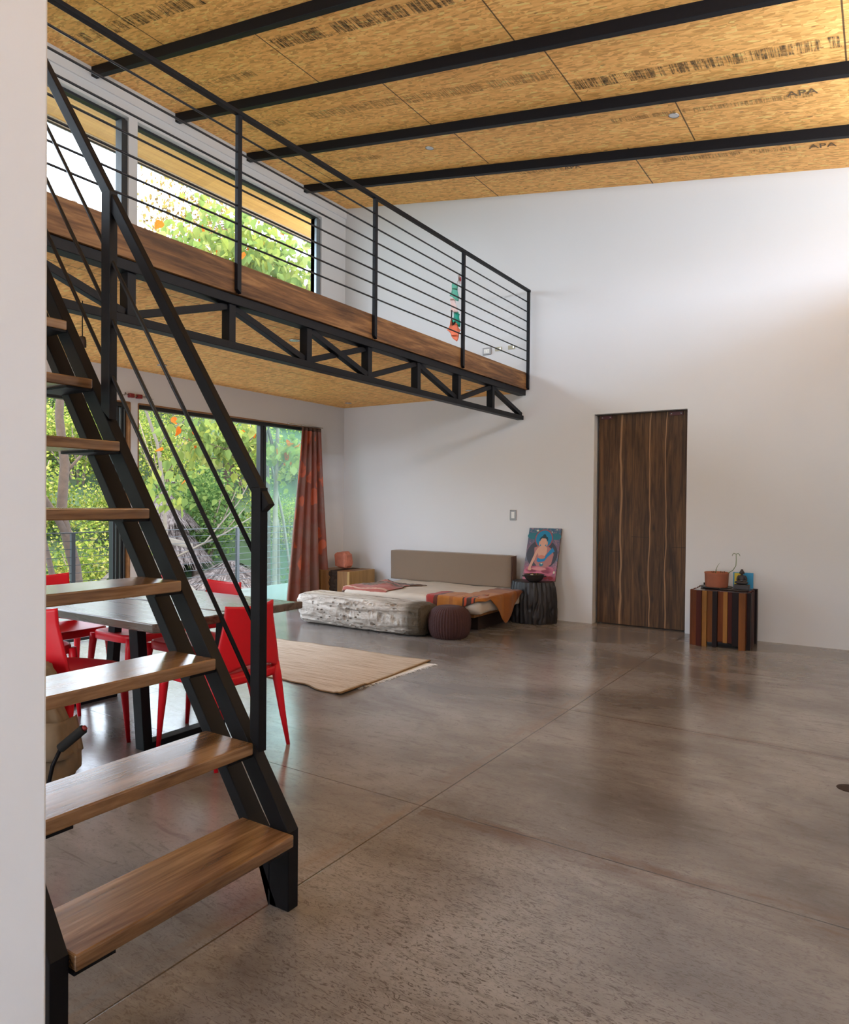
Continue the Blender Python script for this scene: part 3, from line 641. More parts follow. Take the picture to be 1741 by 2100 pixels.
# ------------------------------------------------------------------ rug
rg = thing('rag_rug', 'beige woven cotton rug lying on the concrete floor', 'rug', (2.2, -3.3, 0))
def rugf(a, b):
    x0 = 1.40+(3.235-.06*b-1.40)*a
    yn_ = -3.70-.235*a+.012*math.sin(a*19)+.008*math.sin(a*41); yf_ = -2.73+.05*a+.010*math.sin(a*25+1)
    e = max(0, abs(a-.5)*2-.93)/.07
    return (x0, yn_+(yf_-yn_)*b, .008+.003*math.sin(a*9+b*4)+.004*NZ((a*7, b*5, 1))+(.010 if (a > .97 and b < .25) else 0))
MB().grid(rugf, 70, 44).build('weave', M['rug'], rg, True, solid=.009)
pts = [rugf(1, j/30) for j in range(31)]
MB().tube([(p[0]+.003, p[1], p[2]) for p in pts], .007, 6).build('bound_edge', M['binding'], rg, True)
pts = [rugf(j/60, 0) for j in range(61)]
MB().tube([(p[0], p[1]-.002, p[2]) for p in pts], .0055, 6).build('bound_edge', M['binding'], rg, True)
pts = [rugf(j/60, 1) for j in range(61)]
MB().tube([(p[0], p[1]+.002, p[2]) for p in pts], .0055, 6).build('bound_edge', M['binding'], rg, True)
ul = thing('floor_mat', 'thin white fringed mat sticking out from under the beige rug', 'mat', (3.2, -3.1, 0))
MB().add([(3.0, -3.75, .001), (3.215, -3.72, .001), (3.262, -2.74, .001), (3.0, -2.76, .001), (3.0, -3.75, .003), (3.215, -3.72, .003), (3.262, -2.74, .003), (3.0, -2.76, .003)], [(3, 2, 1, 0), (4, 5, 6, 7), (0, 1, 5, 4), (1, 2, 6, 5), (2, 3, 7, 6), (3, 0, 4, 7)]).build('mat_sheet', M['underlay'], ul)
m = MB()
for i in range(90):
    t = i/89; x = 3.213+.047*t; y = -3.72+.98*t; dx = .022+random.random()*.03; dy = random.uniform(-.015, .015)
    m.tube([(x, y, .003), (x+dx*.5, y+dy*.3, .004), (x+dx, y+dy, .003)], .0018, 4)
tag(m.build('fringe', M['underlay'], ul), kind='stuff')

# ------------------------------------------------------------------ driftwood log
lg_c = Vector((.90, -1.71, 0))
def logsec(t, k, n):
    a = 2*math.pi*k/n; c, s_ = math.cos(a), math.sin(a)
    x = .03+1.60*t
    hy = .215+.01*math.sin(t*5); hz = .172-.008*t
    e = 5.0
    y = hy*math.copysign(abs(c)**(2/e), c); z = hz*math.copysign(abs(s_)**(2/e), s_)
    lo = max(0, -z/hz); y *= 1-.22*lo*lo
    p = Vector((x, y, z+hz+.012))
    nn = NZ((x*1.6, y*4, z*4))*.012
    up = max(0, min(1, (z/hz+.2)))
    front = y < -.05 and abs(z) < hz*.93
    if front:
        v = noise.voronoi(Vector((x*9, z*16, 3)))[0]; zone = max(0, min(1, (t-.14)*4))*(.55+.45*NZ((x*3, 0, z*6)))
        g = NZ((x*4, 1, z*30))*.010+NZ((x*14, 2, z*40))*.008
        pit = max(0, .30-v[0])*.22*zone; rim = max(0, .08-abs(v[0]-.36))*.14*zone
        y += g+pit*1.6-rim*1.6
        p.y = y
    end = max(0, t-.955)/.045; st_ = max(0, .03-t)/.03
    cen = Vector((p.x, 0, hz+.012)); sh = 1-.10*end-.10*st_
    p = cen+(p-cen)*(sh); p += Vector((NZ((t*3+5, c*2, s_*2))*.03*(end+st_)+.0, nn, nn*.4 if s_ < .5 else 0))
    return p+lg_c
n = 150; rings_ = [[logsec(t/170, k, n) for k in range(n)] for t in range(171)]
lo_z = min(q.z for g in rings_ for q in g); 
for g in rings_:
    for q in g: q.z -= lo_z-.001
m = MB().rings(rings_)
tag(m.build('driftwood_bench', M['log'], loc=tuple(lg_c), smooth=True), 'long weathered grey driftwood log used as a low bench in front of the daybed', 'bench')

# ------------------------------------------------------------------ daybed
db = thing('daybed', 'low daybed with cream mattress and taupe back cushion against the wall', 'daybed', (2.0, -.8, 0))
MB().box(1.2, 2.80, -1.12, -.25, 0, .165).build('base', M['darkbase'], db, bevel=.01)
MB().box(1.16, 2.86, -1.33, -.12, .165, .205).build('slat_platform', M['orangewood'], db, bevel=.003)
def cushion(x0, x1, y0, y1, z0, z1, rad, name, mat, par, nrm=.006, n=10):
    m = MB(); nx = 40
    import bmesh
    bm = bmesh.new(); bmesh.ops.create_cube(bm, size=1)
    bmesh.ops.subdivide_edges(bm, edges=bm.edges, cuts=22, use_grid_fill=True)
    for v in bm.verts:
        p = Vector((x0+(v.co.x+.5)*(x1-x0), y0+(v.co.y+.5)*(y1-y0), z0+(v.co.z+.5)*(z1-z0)))
        q = Vector((min(max(p.x, x0+rad), x1-rad), min(max(p.y, y0+rad), y1-rad), min(max(p.z, z0+rad), z1-rad)))
        d = p-q
        if d.length > 1e-6: p = q+d.normalized()*rad if d.length > rad*.999 else p
        p += Vector((NZ(p, 5), NZ(p+Vector((9, 0, 0)), 5), NZ(p+Vector((0, 9, 0)), 4)))*nrm
        v.co = p
    m.v = [tuple(v.co) for v in bm.verts]; m.f = [tuple(v.index for v in fc.verts) for fc in bm.faces]; bm.free()
    return m.build(name, mat, par, True)
cushion(1.12, 2.965, -1.40, -.14, .205, .362, .055, 'mattress', M['mattress'], db, .012)
bc = cushion(1.005, 2.755, -.25, -.11, .362, .742, .018, 'back_cushion', M['khaki'], db, .003)
m = MB(); m.tube([(2.755, -.25, .37), (2.758, -.252, .73), (2.758, -.12, .735)], .006, 6); m.build('piping', M['cushionedge'], bc, True)
m = MB().box(2.756, 2.767, -.235, -.13, .375, .73); m.build('end_panel', M['cushionedge'], bc, bevel=.006)
MB().box(.955, 2.1, -.095, -.06, .36, .70).build('back_board', M['orangewood'], db, bevel=.003)
for x in (1.3, 2.6): MB().box(x, x+.05, -.10, -.07, .18, .40).build('board_support', M['orangewood'], db)
# orange blanket over the front right corner
def blk(a, b):
    # a along the front edge then round the corner, b from the inner edge down
    s_ = a*1.62; Xc = 2.975
    L1 = Xc-2.33
    inner = .36-.05*a
    drop = .19*max(0, 1-abs(a-.10)/.28) + .02 + .30*max(0, 1-abs(a-.74)/.22)
    drop -= 0
    tot = inner+drop; t = b*tot
    if s_ < L1-.06: e = Vector((2.33+s_, -1.415, .372)); nrm = Vector((0, -1, 0))
    elif s_ > L1+.06: e = Vector((Xc+.012, -1.40+(s_-L1)*.98, .372)); nrm = Vector((1, 0, 0))
    else:
        q = (s_-L1+.06)/.12; e = Vector((2.33+L1-.06+.06*q+.012*q, -1.415+.06*q, .372)); nrm = Vector((q, q-1, 0)).normalized()
    dirn = -nrm
    if t < inner: p = e+dirn*(inner-t); p.z = .375+.006*abs(math.sin(a*30+b*8))
    else: p = e+nrm*(.012+.010*math.sin(a*34)); p.z = .372-(t-inner)
    p += Vector((NZ((a*6, b*6, 2)), NZ((a*6, b*6, 7)), 0))*.008
    return p
m = MB().grid(blk, 60, 30); tag(m.build('blanket', M['blanket'], loc=(2.7, -1.2, .38), smooth=True, solid=.006, uv=True), 'orange wool blanket with dark stripes draped over the right corner of the daybed', 'blanket')
def blk2(a, b):
    x = 1.14+.60*a+.10*b-.06*math.sin(b*3); y = -1.31+.62*b+.10*a*(1-b)
    x += .05*math.sin(b*7)*a; ed = min(a, 1-a, b, 1-b)*4
    z = .372+.055*min(1, ed)*(.5+.5*math.sin(a*8+b*5+1))*(.7+.3*NZ((a*4, b*4, 3)))+.012*abs(NZ((a*11, b*11, 8)))
    if b < .12: z -= (.12-b)*.5; y = -1.36-(.12-b)*.3
    return (x, y, z)
m = MB().grid(blk2, 44, 44); tag(m.build('blanket', M['stripeblanket'], loc=(1.5, -1.1, .38), smooth=True, solid=.006, uv=True), 'crumpled pink and brown striped blanket on the left of the daybed', 'blanket')

# ------------------------------------------------------------------ pouf
pf = Vector((2.745, -1.635, 0))
def pfn(k, j, seg): return 1+.028*math.cos(k*2*math.pi*4/16)*0+(.030 if (k//2) % 2 == 0 else -.018)+(.008 if (j+k) % 2 else 0)
prof = [(.02, .315), (.06, .320), (.11, .316), (.15, .302), (.178, .28), (.198, .25), (.208, .215), (.213, .18), (.213, .13), (.208, .09), (.198, .055), (.182, .022), (.16, .002), (.02, 0)][::-1]
pr = []
for i in range(len(prof)-1):
    for q in range(3): pr.append((prof[i][0]+(prof[i+1][0]-prof[i][0])*q/3, prof[i][1]+(prof[i+1][1]-prof[i][1])*q/3))
pr.append(prof[-1])
m = MB().lathe(pr, tuple(pf), 176, fn=lambda k, j, seg: 1+.030*math.cos(2*math.pi*k/4)+.012*math.cos(j*2.1+k*.8))
tag(m.build('knitted_pouf', M['pouf'], loc=tuple(pf), smooth=True), 'round dark brown knitted pouf at the right end of the driftwood log', 'pouf')

# ------------------------------------------------------------------ corner cube table and salt rock
ct = thing('cube_side_table', 'small solid wood cube table with a dark bark seam in the corner by the curtain', 'side table', (.36, -.38, 0))
MB().prism([(.06, -.64), (.25, -.64), (.27, -.60), (.27, -.10), (.06, -.10)], 'z', 0, .455).build('block', M['cube'], ct, bevel=.004)
MB().prism([(.41, -.60), (.43, -.64), (.63, -.64), (.63, -.10), (.41, -.10)], 'z', 0, .455).build('block', M['cube'], ct, bevel=.004)
MB().box(.05, .083, -.645, -.10, 0, .457).build('sapwood_edge', M['cubelight'], ct, bevel=.003); MB().box(.60, .637, -.645, -.10, 0, .457).build('sapwood_edge', M['cubelight'], ct, bevel=.003)
MB().grid(lambda a, b: (.255+.17*a+.01*NZ((a*3, b*9, 0)), -.612+.03*abs(NZ((a*6, b*9, 4)))*2, .45*b), 14, 30).build('bark_seam', M['bark'], ct, True, solid=.02)
MB().box(.255, .425, -.59, -.10, .02, .452).build('core', M['bark'], ct)
import bmesh
def rock(name, c, sx_, sy_, sz_, mat, label, cat, seedv=3.0):
    bm = bmesh.new(); bmesh.ops.create_icosphere(bm, subdivisions=4, radius=1)
    for v in bm.verts:
        p = v.co.copy(); q = Vector([math.copysign(abs(t)**.45, t) for t in p]); q *= 1+.16*NZ(p+Vector((seedv,)*3), 1.6)+.05*NZ(p, 5)
        v.co = Vector((q.x*sx_, q.y*sy_, q.z*sz_))
    mz = min(v.co.z for v in bm.verts)
    m = MB(); m.v = [(v.co.x+c[0], v.co.y+c[1], v.co.z-mz+c[2]) for v in bm.verts]; m.f = [tuple(v.index for v in fc.verts) for fc in bm.faces]; bm.free()
    return tag(m.build(name, mat, loc=c, smooth=False), label, cat)
rock('salt_rock', (.305, -.36, .457), .108, .08, .112, M['rock'], 'rough pink orange salt rock standing on the wooden cube table', 'rock')

# ------------------------------------------------------------------ stump, bowl, painting
sc = Vector((3.035, -.265, 0))
def stf(k, j, seg):
    a = 2*math.pi*k/seg; z = j/40
    return 1+.05*math.sin(a*3+1)+.035*math.sin(a*5+z*2)-.07*max(0, NZ((math.cos(a)*5, math.sin(a)*5, z*2.2)))-.24*max(0, NZ((math.cos(a)*8+4, math.sin(a)*8, z*3.6))-.16)+.012*math.sin(a*31)
pr = [(.262-.018*(z/40)+.020*math.sin((1-z/40)*3.1), .47*z/40) for z in range(41)]+[(.22, .474), (.02, .474)]
m = MB().lathe(pr, tuple(sc), 160, fx=1.0, fy=.80, fn=stf)
tag(m.build('stump_table', M['charcoalwood'], loc=tuple(sc), smooth=True), 'black charred tree stump used as a side table beside the daybed', 'stump table')
bw = thing('clay_bowl', 'black clay bowl with small handles on the charred stump', 'bowl', (3.10, -.37, .476))
MB().lathe([(.001, .002), (.055, 0), (.09, .022), (.108, .055), (.112, .078), (.118, .082), (.110, .084), (.103, .07), (.085, .035), (.001, .022)], (3.10, -.37, .476), 40).build('vessel', M['blackclay'], bw, True)
for a in (200, 20):
    ca, sa = math.cos(R(a)), math.sin(R(a))
    MB().tube([(3.10+ca*.108-sa*.022, -.37+sa*.108+ca*.022, .535), (3.10+ca*.132-sa*.015, -.37+sa*.132+ca*.015, .54), (3.10+ca*.132+sa*.015, -.37+sa*.132-ca*.015, .54), (3.10+ca*.108+sa*.022, -.37+sa*.108-ca*.022, .535)], .006, 6).build('handle', M['blackclay'], bw, True)
m = MB().lathe([(.001, .058), (.10, .055), (.10, .05), (.001, .05)], (3.10, -.37, .476), 24); m.build('sand_fill', M['soil'], bw, True)
random.seed(3)
for i in range(6):
    a = random.random()*6.28; q = Vector((3.10+.04*math.cos(a), -.37+.04*math.sin(a), .545)); 
    t_ = tag(MB().tube([q, q+Vector((math.cos(a)*.02, math.sin(a)*.02, .02)), q+Vector((math.cos(a)*.045, math.sin(a)*.045, .022))], [.004, .008, .002], 6, sq=(1, .3)).build('dry_leaf', M['leaf_dry'], bw, True))
rock('pale_pebble', (3.075, -.385, .535), .018, .014, .011, M['socket'], 'small pale pebble lying in the black clay bowl', 'pebble', 9)

# painting on panel, leaning on the wall
PW, PH = .405, .625
pn = thing('thangka_panel', 'leaning painted panel of a seated meditating figure with a blue halo', 'painting', (3.085, -.215, .476))
pn.rotation_euler = (R(-17.5), 0, R(0))
pn['_b'] = (0, 0, 0)
def PL(name, mat, polys, z):      # flat painted shapes as thin layers, coordinates in panel fractions 0..1 (x) and 0..1.543 (y)
    m = MB()
    for p in polys:
        pts = [((q[0]-.5)*PW, q[1]*PW) for q in p]; n_p = len(pts)
        m.add([(a, -z, b) for a, b in pts], [tuple(range(n_p))])
    return m.build(name, mat, pn)
def ell(cx, cy, rx, ry, n=36, a0=0, a1=360): return [(cx+rx*math.cos(R(a0+(a1-a0)*i/n)), cy+ry*math.sin(R(a0+(a1-a0)*i/n))) for i in range(n+(0 if a1-a0 == 360 else 1))]
MB().box(-PW/2, PW/2, -.0, .018, 0, PH).build('board', flat('panel_wood', (.10, .05, .035)), pn)
def mat_paintbg():
    n = NT('painted_ground'); sp = n.sep(n.oc); a = n.noise(n.oc, 28, 5, .7); b = n.voro(n.oc, 55).outputs['Color']
    top = n.ramp(n.math('DIVIDE', sp[2], PH), [(0, (.34, .08, .13)), (.22, (.30, .09, .14)), (.4, (.06, .12, .16)), (.62, (.16, .09, .13)), (.9, (.02, .10, .17)), (1, (.015, .11, .18))])
    c = n.mix(n.ramp(a, [(.45, 0), (.6, .6)]), top, n.mix(n.sep(b)[0], (.02, .09, .16), (.50, .22, .24)))
    return n.fin(c, .5)
PL('painted_ground', mat_paintbg(), [[(0, 0), (1, 0), (1, 1.543), (0, 1.543)]], .0006)
PL('green_hills', flat('teal_paint', (.01, .14, .18)), [ell(.17, 1.30, .19, .10, 24), ell(.85, 1.30, .17, .10, 24), ell(.38, 1.45, .16, .06, 20)], .0010)
PL('body_aureole', flat('slate_paint', (.035, .038, .055)), [ell(.50, .76, .475, .44)], .0014)
PL('halo_rim', flat('rose_paint', (.30, .06, .07)), [ell(.50, 1.22, .275, .285)], .0018)
PL('halo', flat('turquoise_paint', (.0, .19, .34)), [ell(.50, 1.22, .245, .255)], .0022)
PL('lotus_seat', flat('pink_paint', (.50, .12, .19)), [ell(.47, .25, .45, .17), ell(.25, .31, .19, .10), ell(.72, .31, .2, .11)], .0024)
PL('lower_petals', flat('crimson_paint', (.27, .03, .055)), [ell(.7, .08, .07, .05), ell(.85, .08, .08, .05), ell(.55, .09, .06, .05)], .0028)
PL('robe', flat('dusty_rose_paint', (.36, .14, .13)), [[(.24, .95), (.36, 1.0), (.50, 1.0), (.66, 1.0), (.80, .92), (.86, .76), (.82, .48), (.66, .36), (.40, .40), (.30, .5), (.27, .7)]], .0032)
PL('blue_sash', flat('sash_blue_paint', (.0, .17, .36)), [[(.80, .98), (.88, .86), (.84, .84), (.68, .68), (.60, .56), (.42, .52), (.36, .56), (.40, .72), (.48, .62), (.58, .66), (.68, .82)]], .0036)
PL('bare_skin', flat('skin_paint', (.56, .30, .21)), [[(.44, 1.02), (.57, 1.02), (.64, .95), (.64, .80), (.58, .70), (.42, .68), (.36, .80), (.30, .60), (.22, .38), (.24, .28), (.17, .27), (.12, .30), (.18, .50), (.28, .80), (.34, .93)], ell(.50, 1.13, .10, .125)], .0040)
PL('ears', flat('skin_paint_2', (.52, .27, .19)), [ell(.39, 1.08, .025, .075, 16), ell(.615, 1.08, .025, .075, 16)], .0042)
PL('midriff', flat('orange_paint', (.50, .17, .11)), [ell(.50, .68, .11, .055, 20)], .0044)
PL('hair', flat('dark_teal_paint', (.006, .045, .06)), [[(.38, 1.14), (.375, 1.22), (.42, 1.285), (.46, 1.30), (.47, 1.345), (.51, 1.36), (.55, 1.345), (.56, 1.30), (.61, 1.275), (.635, 1.21), (.625, 1.14), (.605, 1.20), (.55, 1.235), (.45, 1.235), (.40, 1.20)]], .0046)
PL('alms_bowl', flat('bowl_paint', (.02, .13, .19)), [ell(.52, .46, .06, .055, 20)], .0050)
PL('bowl_light', flat('bowl_paint_light', (.45, .55, .42)), [ell(.525, .485, .032, .02, 16)], .0052)
PL('legs', flat('leg_pink_paint', (.55, .20, .20)), [ell(.47, .33, .23, .05, 20)], .0048)
PL('small_lights', flat('cream_paint', (.55, .5, .38)), [ell(.87, 1.50, .02, .02, 10), ell(.28, 1.46, .04, .03, 12), ell(.73, 1.43, .02, .02, 10), ell(.94, .25, .03, .04, 10)], .0054)

# cable behind the daybed end
tag(MB().tube([(2.83, -.03, .44), (2.90, -.05, .36), (2.86, -.10, .30), (2.84, -.12, .2), (2.80, -.1, .01)], .004, 6).build('power_cable', M['foam'], loc=(2.85, -.05, 0), smooth=True), 'thin black cable hanging between the daybed and the stump', 'cable')

# ------------------------------------------------------------------ slatted side table with plant
pt = thing('slatted_side_table', 'block side table of vertical mixed-colour wood strips right of the door', 'side table', (5.11, -.35, 0))
random.seed(11)
x = 4.865; i = 0
seq = [0, 1, 2, 4, 3, 0, 2, 1, 3, 4]
HZ = .535
MB().box(4.89, 5.35, -.575, -.115, .05, HZ-.002).build('core_block', M['strip'][1], pt)
xs = [4.865, 4.905, 4.955, 5.0, 5.05, 5.095, 5.145, 5.185, 5.225, 5.285, 5.345]
bot = [.0, .0, .0, .045, .0, .06, .05, .05, .03, .0, .0]
for i in range(len(xs)-1):
    dpt = (.0, .022, .012, -.004, .014, -.012, .004, -.002, .012, .03)[i]
    MB().box(xs[i]+.0008, xs[i+1]-.0008, -.592-dpt, -.55, bot[i], HZ).build('strip', M['strip'][seq[i]], pt, bevel=.0015)
yy = [-.57, -.51, -.45, -.38, -.32, -.25, -.19, -.12]
for i in range(len(yy)-1):
    dpt = (.03, .008, .024, .0, .018, .004, .03)[i]
    MB().box(5.33, 5.352+dpt, yy[i]+.0008, yy[i+1]-.0008, (.0, .04, .0, .03, 0, .05, 0)[i], HZ).build('strip', M['strip'][(3, 0, 1, 4, 1, 0, 3)[i]], pt, bevel=.0015)
    MB().box(4.86-dpt*.7, 4.885, yy[i]+.0008, yy[i+1]-.0008, 0, HZ).build('strip', M['strip'][(0, 1, 0, 4, 3, 1, 0)[i]], pt, bevel=.0015)
MB().box(4.875, 5.345, -.58, -.115, HZ, HZ+.002).build('table_top', M['slabtop'], pt)
ZT_ = HZ+.003
pc = Vector((5.03, -.30, ZT_))
sa = thing('plant_saucer', 'thin black saucer under the terracotta pot', 'saucer', tuple(pc))
MB().lathe([(.001, 0), (.10, 0), (.145, .006), (.15, .016), (.145, .014), (.10, .007), (.001, .007)], tuple(pc), 40, fx=1.0).build('dish', M['blackclay'], sa, True)
pp = pc+Vector((0, 0, .0085))
po = thing('potted_plant', 'round terracotta pot with a few sparse thin succulent stems', 'potted plant', tuple(pp))
MB().lathe([(.001, 0), (.10, 0), (.106, .01), (.112, .135), (.116, .142), (.112, .148), (.104, .146), (.100, .125), (.001, .125)], tuple(pp), 44).build('pot', M['terracotta'], po, True)
MB().lathe([(.001, .128), (.099, .126), (.099, .12), (.001, .12)], tuple(pp), 24).build('soil', M['soil'], po, True)
P = lambda a, b, c: pp+Vector((a, b, c))
sg = MB().tube([P(.085, -.01, .13), P(.115, -.01, .15), P(.15, -.005, .175), P(.175, 0, .22), P(.178, 0, .28), P(.176, 0, .335)], [.004, .0035, .0035, .0035, .003, .0025], 6).build('stem', M['stem'], po, True)
for s_ in (-1, 1): MB().tube([P(.176, 0, .335), P(.176+s_*.02, 0, .341), P(.176+s_*.03, 0, .332), P(.176+s_*.036, 0, .315)], [.0025, .003, .003, .0015], 6).build('leaf_tip', M['stem'], sg, True)
MB().tube([P(-.01, 0, .12), P(-.005, 0, .18), P(.01, 0, .215), P(.028, 0, .24)], [.003, .003, .002, .001], 6).build('stem', M['stem'], po, True)
for (a, b, h) in ((-.03, -.03, .03), (-.02, .02, .04), (.03, .0, .03), (.05, -.01, .025), (-.05, 0, .02), (.06, .02, .03)):
    MB().tube([P(a, b, .125), P(a+.01, b, .135+h*.5), P(a-.01+h*.5, b, .13+h)], [.003, .004, .005], 6).build('withered_leaf', M['drystem'], po, True)
# clamp-like black thing behind the pot
m = MB().tube([(4.93, -.14, ZT_+.03), (4.92, -.14, ZT_+.075), (4.945, -.14, ZT_+.10), (4.965, -.14, ZT_+.07)], .006, 8)
cl_ = thing('black_torch', 'small black object with a wire loop behind the terracotta pot', 'torch', (4.93, -.15, ZT_))
m.build('loop', M['foam'], cl_, True); MB().tube([(4.88, -.16, ZT_+.018), (4.93, -.15, ZT_+.022), (4.98, -.13, ZT_+.04)], [.012, .018, .024], 12).build('body', M['foam'], cl_, True)
# blue and yellow card
cd = thing('picture_card', 'blue card with a yellow panel standing against the wall behind the figurine', 'card', (5.24, -.16, ZT_))
MB().box(5.16, 5.345, -.165, -.16, ZT_, ZT_+.155).build('blue_panel', M['blue'], cd, bevel=.012); MB().box(5.172, 5.245, -.1675, -.165, ZT_+.01, ZT_+.148).build('yellow_panel', M['yellow'], cd)
# tray and seated figurine
try_ = Vector((5.215, -.425, ZT_))
tag(MB().lathe([(.001, 0), (.10, 0), (.108, .004), (.108, .010), (.10, .008), (.001, .006)], tuple(try_), 36, fx=1.25, fy=.55).build('flat_tray', M['blackclay'], loc=tuple(try_), smooth=True), 'flat black oval tray in front of the small dark figurine', 'tray')
fg = Vector((5.265, -.325, ZT_))
fz = thing('seated_figurine', 'small dark figurine seated cross-legged on a plinth', 'figurine', tuple(fg))
MB().box(fg.x-.068, fg.x+.068, fg.y-.04, fg.y+.04, fg.z, fg.z+.052).build('plinth', M['statue'], fz, bevel=.006)
q = fg+Vector((0, 0, .052))
bmx = bmesh.new()
def blob(c, sx_, sy_, sz_, rot=None):
    g = bmesh.ops.create_icosphere(bmx, subdivisions=3, radius=1)['verts']
    for v in g:
        p = Vector((v.co.x*sx_, v.co.y*sy_, v.co.z*sz_))
        if rot: p = Matrix.Rotation(rot, 3, 'Y') @ p
        v.co = p+Vector(c)
blob((0, -.005, .018), .058, .038, .02); blob((-.03, -.02, .018), .032, .02, .014, .15); blob((.03, -.02, .018), .032, .02, .014, -.15)
blob((0, .005, .055), .028, .02, .036); blob((0, .004, .078), .033, .018, .015); blob((-.036, 0, .06), .011, .013, .03, .25); blob((.036, 0, .06), .011, .013, .03, -.25)
blob((-.022, -.018, .036), .022, .009, .009, .3); blob((.022, -.018, .036), .022, .009, .009, -.3); blob((0, .003, .098), .011, .011, .012)
blob((0, 0, .118), .020, .020, .023); blob((0, .003, .140), .012, .012, .009); blob((0, -.019, .114), .004, .005, .006); blob((-.020, 0, .112), .004, .005, .011); blob((.020, 0, .112), .004, .005, .011)
m = MB(); m.v = [tuple(v.co+q) for v in bmx.verts]; m.f = [tuple(v.index for v in fc.verts) for fc in bmx.faces]; bmx.free()
fo = m.build('body', M['statue'], fz, True); rm = fo.modifiers.new('remesh', 'REMESH'); rm.mode = 'VOXEL'; rm.voxel_size = .0028; rm.use_smooth_shade = True
MB().lathe([(.001, 0), (.010, 0), (.016, .010), (.015, .012), (.001, .010)], (q.x+.002, q.y-.03, q.z+.034), 16).build('offering_bowl', M['plate'], fz, True)

# ------------------------------------------------------------------ wall fittings
sw = thing('light_switch', 'grey framed light switch on the wall above the daybed', 'switch', (2.652, -.005, 1.22))
MB().box(2.610, 2.694, -.010, 0, 1.157, 1.281).build('cover_plate', M['plate'], sw, bevel=.004); MB().box(2.630, 2.674, -.014, -.010, 1.180, 1.258).build('rocker', M['socket'], sw, bevel=.002)
ol = thing('wall_socket', 'grey framed white power socket on the wall above the loft', 'socket', (2.275, -.005, 3.235), 'sockets at loft level')
MB().box(2.213, 2.335, -.012, 0, 3.195, 3.283).build('cover_plate', M['plate'], ol, bevel=.006)
MB().box(2.235, 2.312, -.016, -.012, 3.213, 3.265).build('socket_face', M['socket'], ol, bevel=.002)
for xx in (2.255, 2.292):
    for zz in (3.245, 3.230): MB().box(xx-.002, xx+.002, -.0165, -.016, zz-.004, zz+.004).build('pin_hole', M['foam'], ol)
for x0, t in ((2.385, 'middle one of the three at loft level'), (2.563, 'rightmost of the three at loft level')):
    e = thing('wall_socket', 'uncovered ivory wall socket, '+t, 'socket', (x0+.045, -.004, 3.25), 'sockets at loft level')
    MB().box(x0, x0+.09, -.008, 0, 3.228, 3.275).build('mounting_strap', M['beige'], e, bevel=.002)
    MB().box(x0+.03, x0+.062, -.012, -.008, 3.236, 3.266).build('socket_face', M['beige'], e, bevel=.002); MB().box(x0+.065, x0+.08, -.011, -.008, 3.24, 3.262).build('screw_tab', M['chrome'], e)
tag(MB().lathe([(.001, .002), (.05, .002), (.055, 0), (.001, 0)], (6.285, -3.80, .0005), 30).build('floor_drain_cover', M['bark'], loc=(6.285, -3.80, 0), smooth=True), 'flat round dark cover set in the floor at the right edge', 'drain cover')

# prayer flags hanging from the rail
pfg = thing('flag_string', 'string of small coloured cloth flags hanging beside a loft rail post', 'flags', (2.78, -1.64, 3.35))
for (yc, zt_, zb_, hw, c, nm, rot_) in ((-1.55, 3.665, 3.585, .030, (.70, .62, .62), 'white_flag', .2), (-1.64, 3.56, 3.40, .062, (.10, .36, .27), 'green_flag', .25), (-1.665, 3.40, 3.27, .050, (.66, .50, .47), 'white_flag', -.1), (-1.60, 3.29, 3.15, .060, (.03, .42, .31), 'green_flag', .3), (-1.645, 3.175, 3.01, .080, (.78, .20, .11), 'orange_flag', .62)):
    def ff(a, b, yc=yc, zt_=zt_, zb_=zb_, hw=hw, rot_=rot_):
        q_ = (2*a-1)*hw*(1-.35*b*(rot_ < .5)); h_ = (b-.5)*(zt_-zb_); c_r, s_r = math.cos(rot_), math.sin(rot_)
        return (2.775+.010*math.sin(a*7+b*5)+.2*q_, yc+q_*c_r+h_*s_r, (zt_+zb_)/2+h_*c_r-q_*s_r)
    MB().grid(ff, 10, 10).build(nm, flat(nm+'_cloth', c, .9), pfg, True, solid=.002)
MB().box(2.786, 2.789, -1.565, -1.54, 3.605, 3.645).build('red_mark', flat('red_mark_cloth', (.5, .03, .04)), pfg)
MB().tube([(2.78, -1.54, 3.70), (2.775, -1.60, 3.56), (2.775, -1.64, 3.3), (2.775, -1.62, 3.12)], .002, 5).build('string', M['rope'], pfg)
MB().tube([(2.79, -1.72, 3.27), (2.79, -1.725, 3.20), (2.79, -1.70, 3.13), (2.79, -1.65, 3.17)], .012, 6, sq=(1, .3)).build('black_strap', M['foam'], pfg)

# pendant bulb under the loft
pd = thing('pendant_bulb', 'bare clear globe bulb on a black socket hanging under the loft', 'pendant lamp', (1.895, -5.028, 2.686))
MB().tube([(1.895, -5.028, 2.686), (1.895, -5.028, 2.45)], .004, 6).build('cord', M['foam'], pd)
MB().lathe([(.004, 0), (.018, -.006), (.024, -.03), (.025, -.075), (.004, -.078)][::-1], (1.895, -5.028, 2.452), 20).build('lamp_socket', M['bark'], pd, True)
mg = NT('thin_clear_glass'); mg.b.inputs['Transmission Weight'].default_value = 1; mg.b.inputs['Roughness'].default_value = 0; mg.b.inputs['IOR'].default_value = 1.12
MB().lathe([(.012, 0), (.014, -.02), (.03, -.045), (.047, -.08), (.052, -.115), (.045, -.15), (.025, -.172), (.002, -.178)][::-1], (1.895, -5.028, 2.375), 28).build('bulb', mg.m, pd, True)

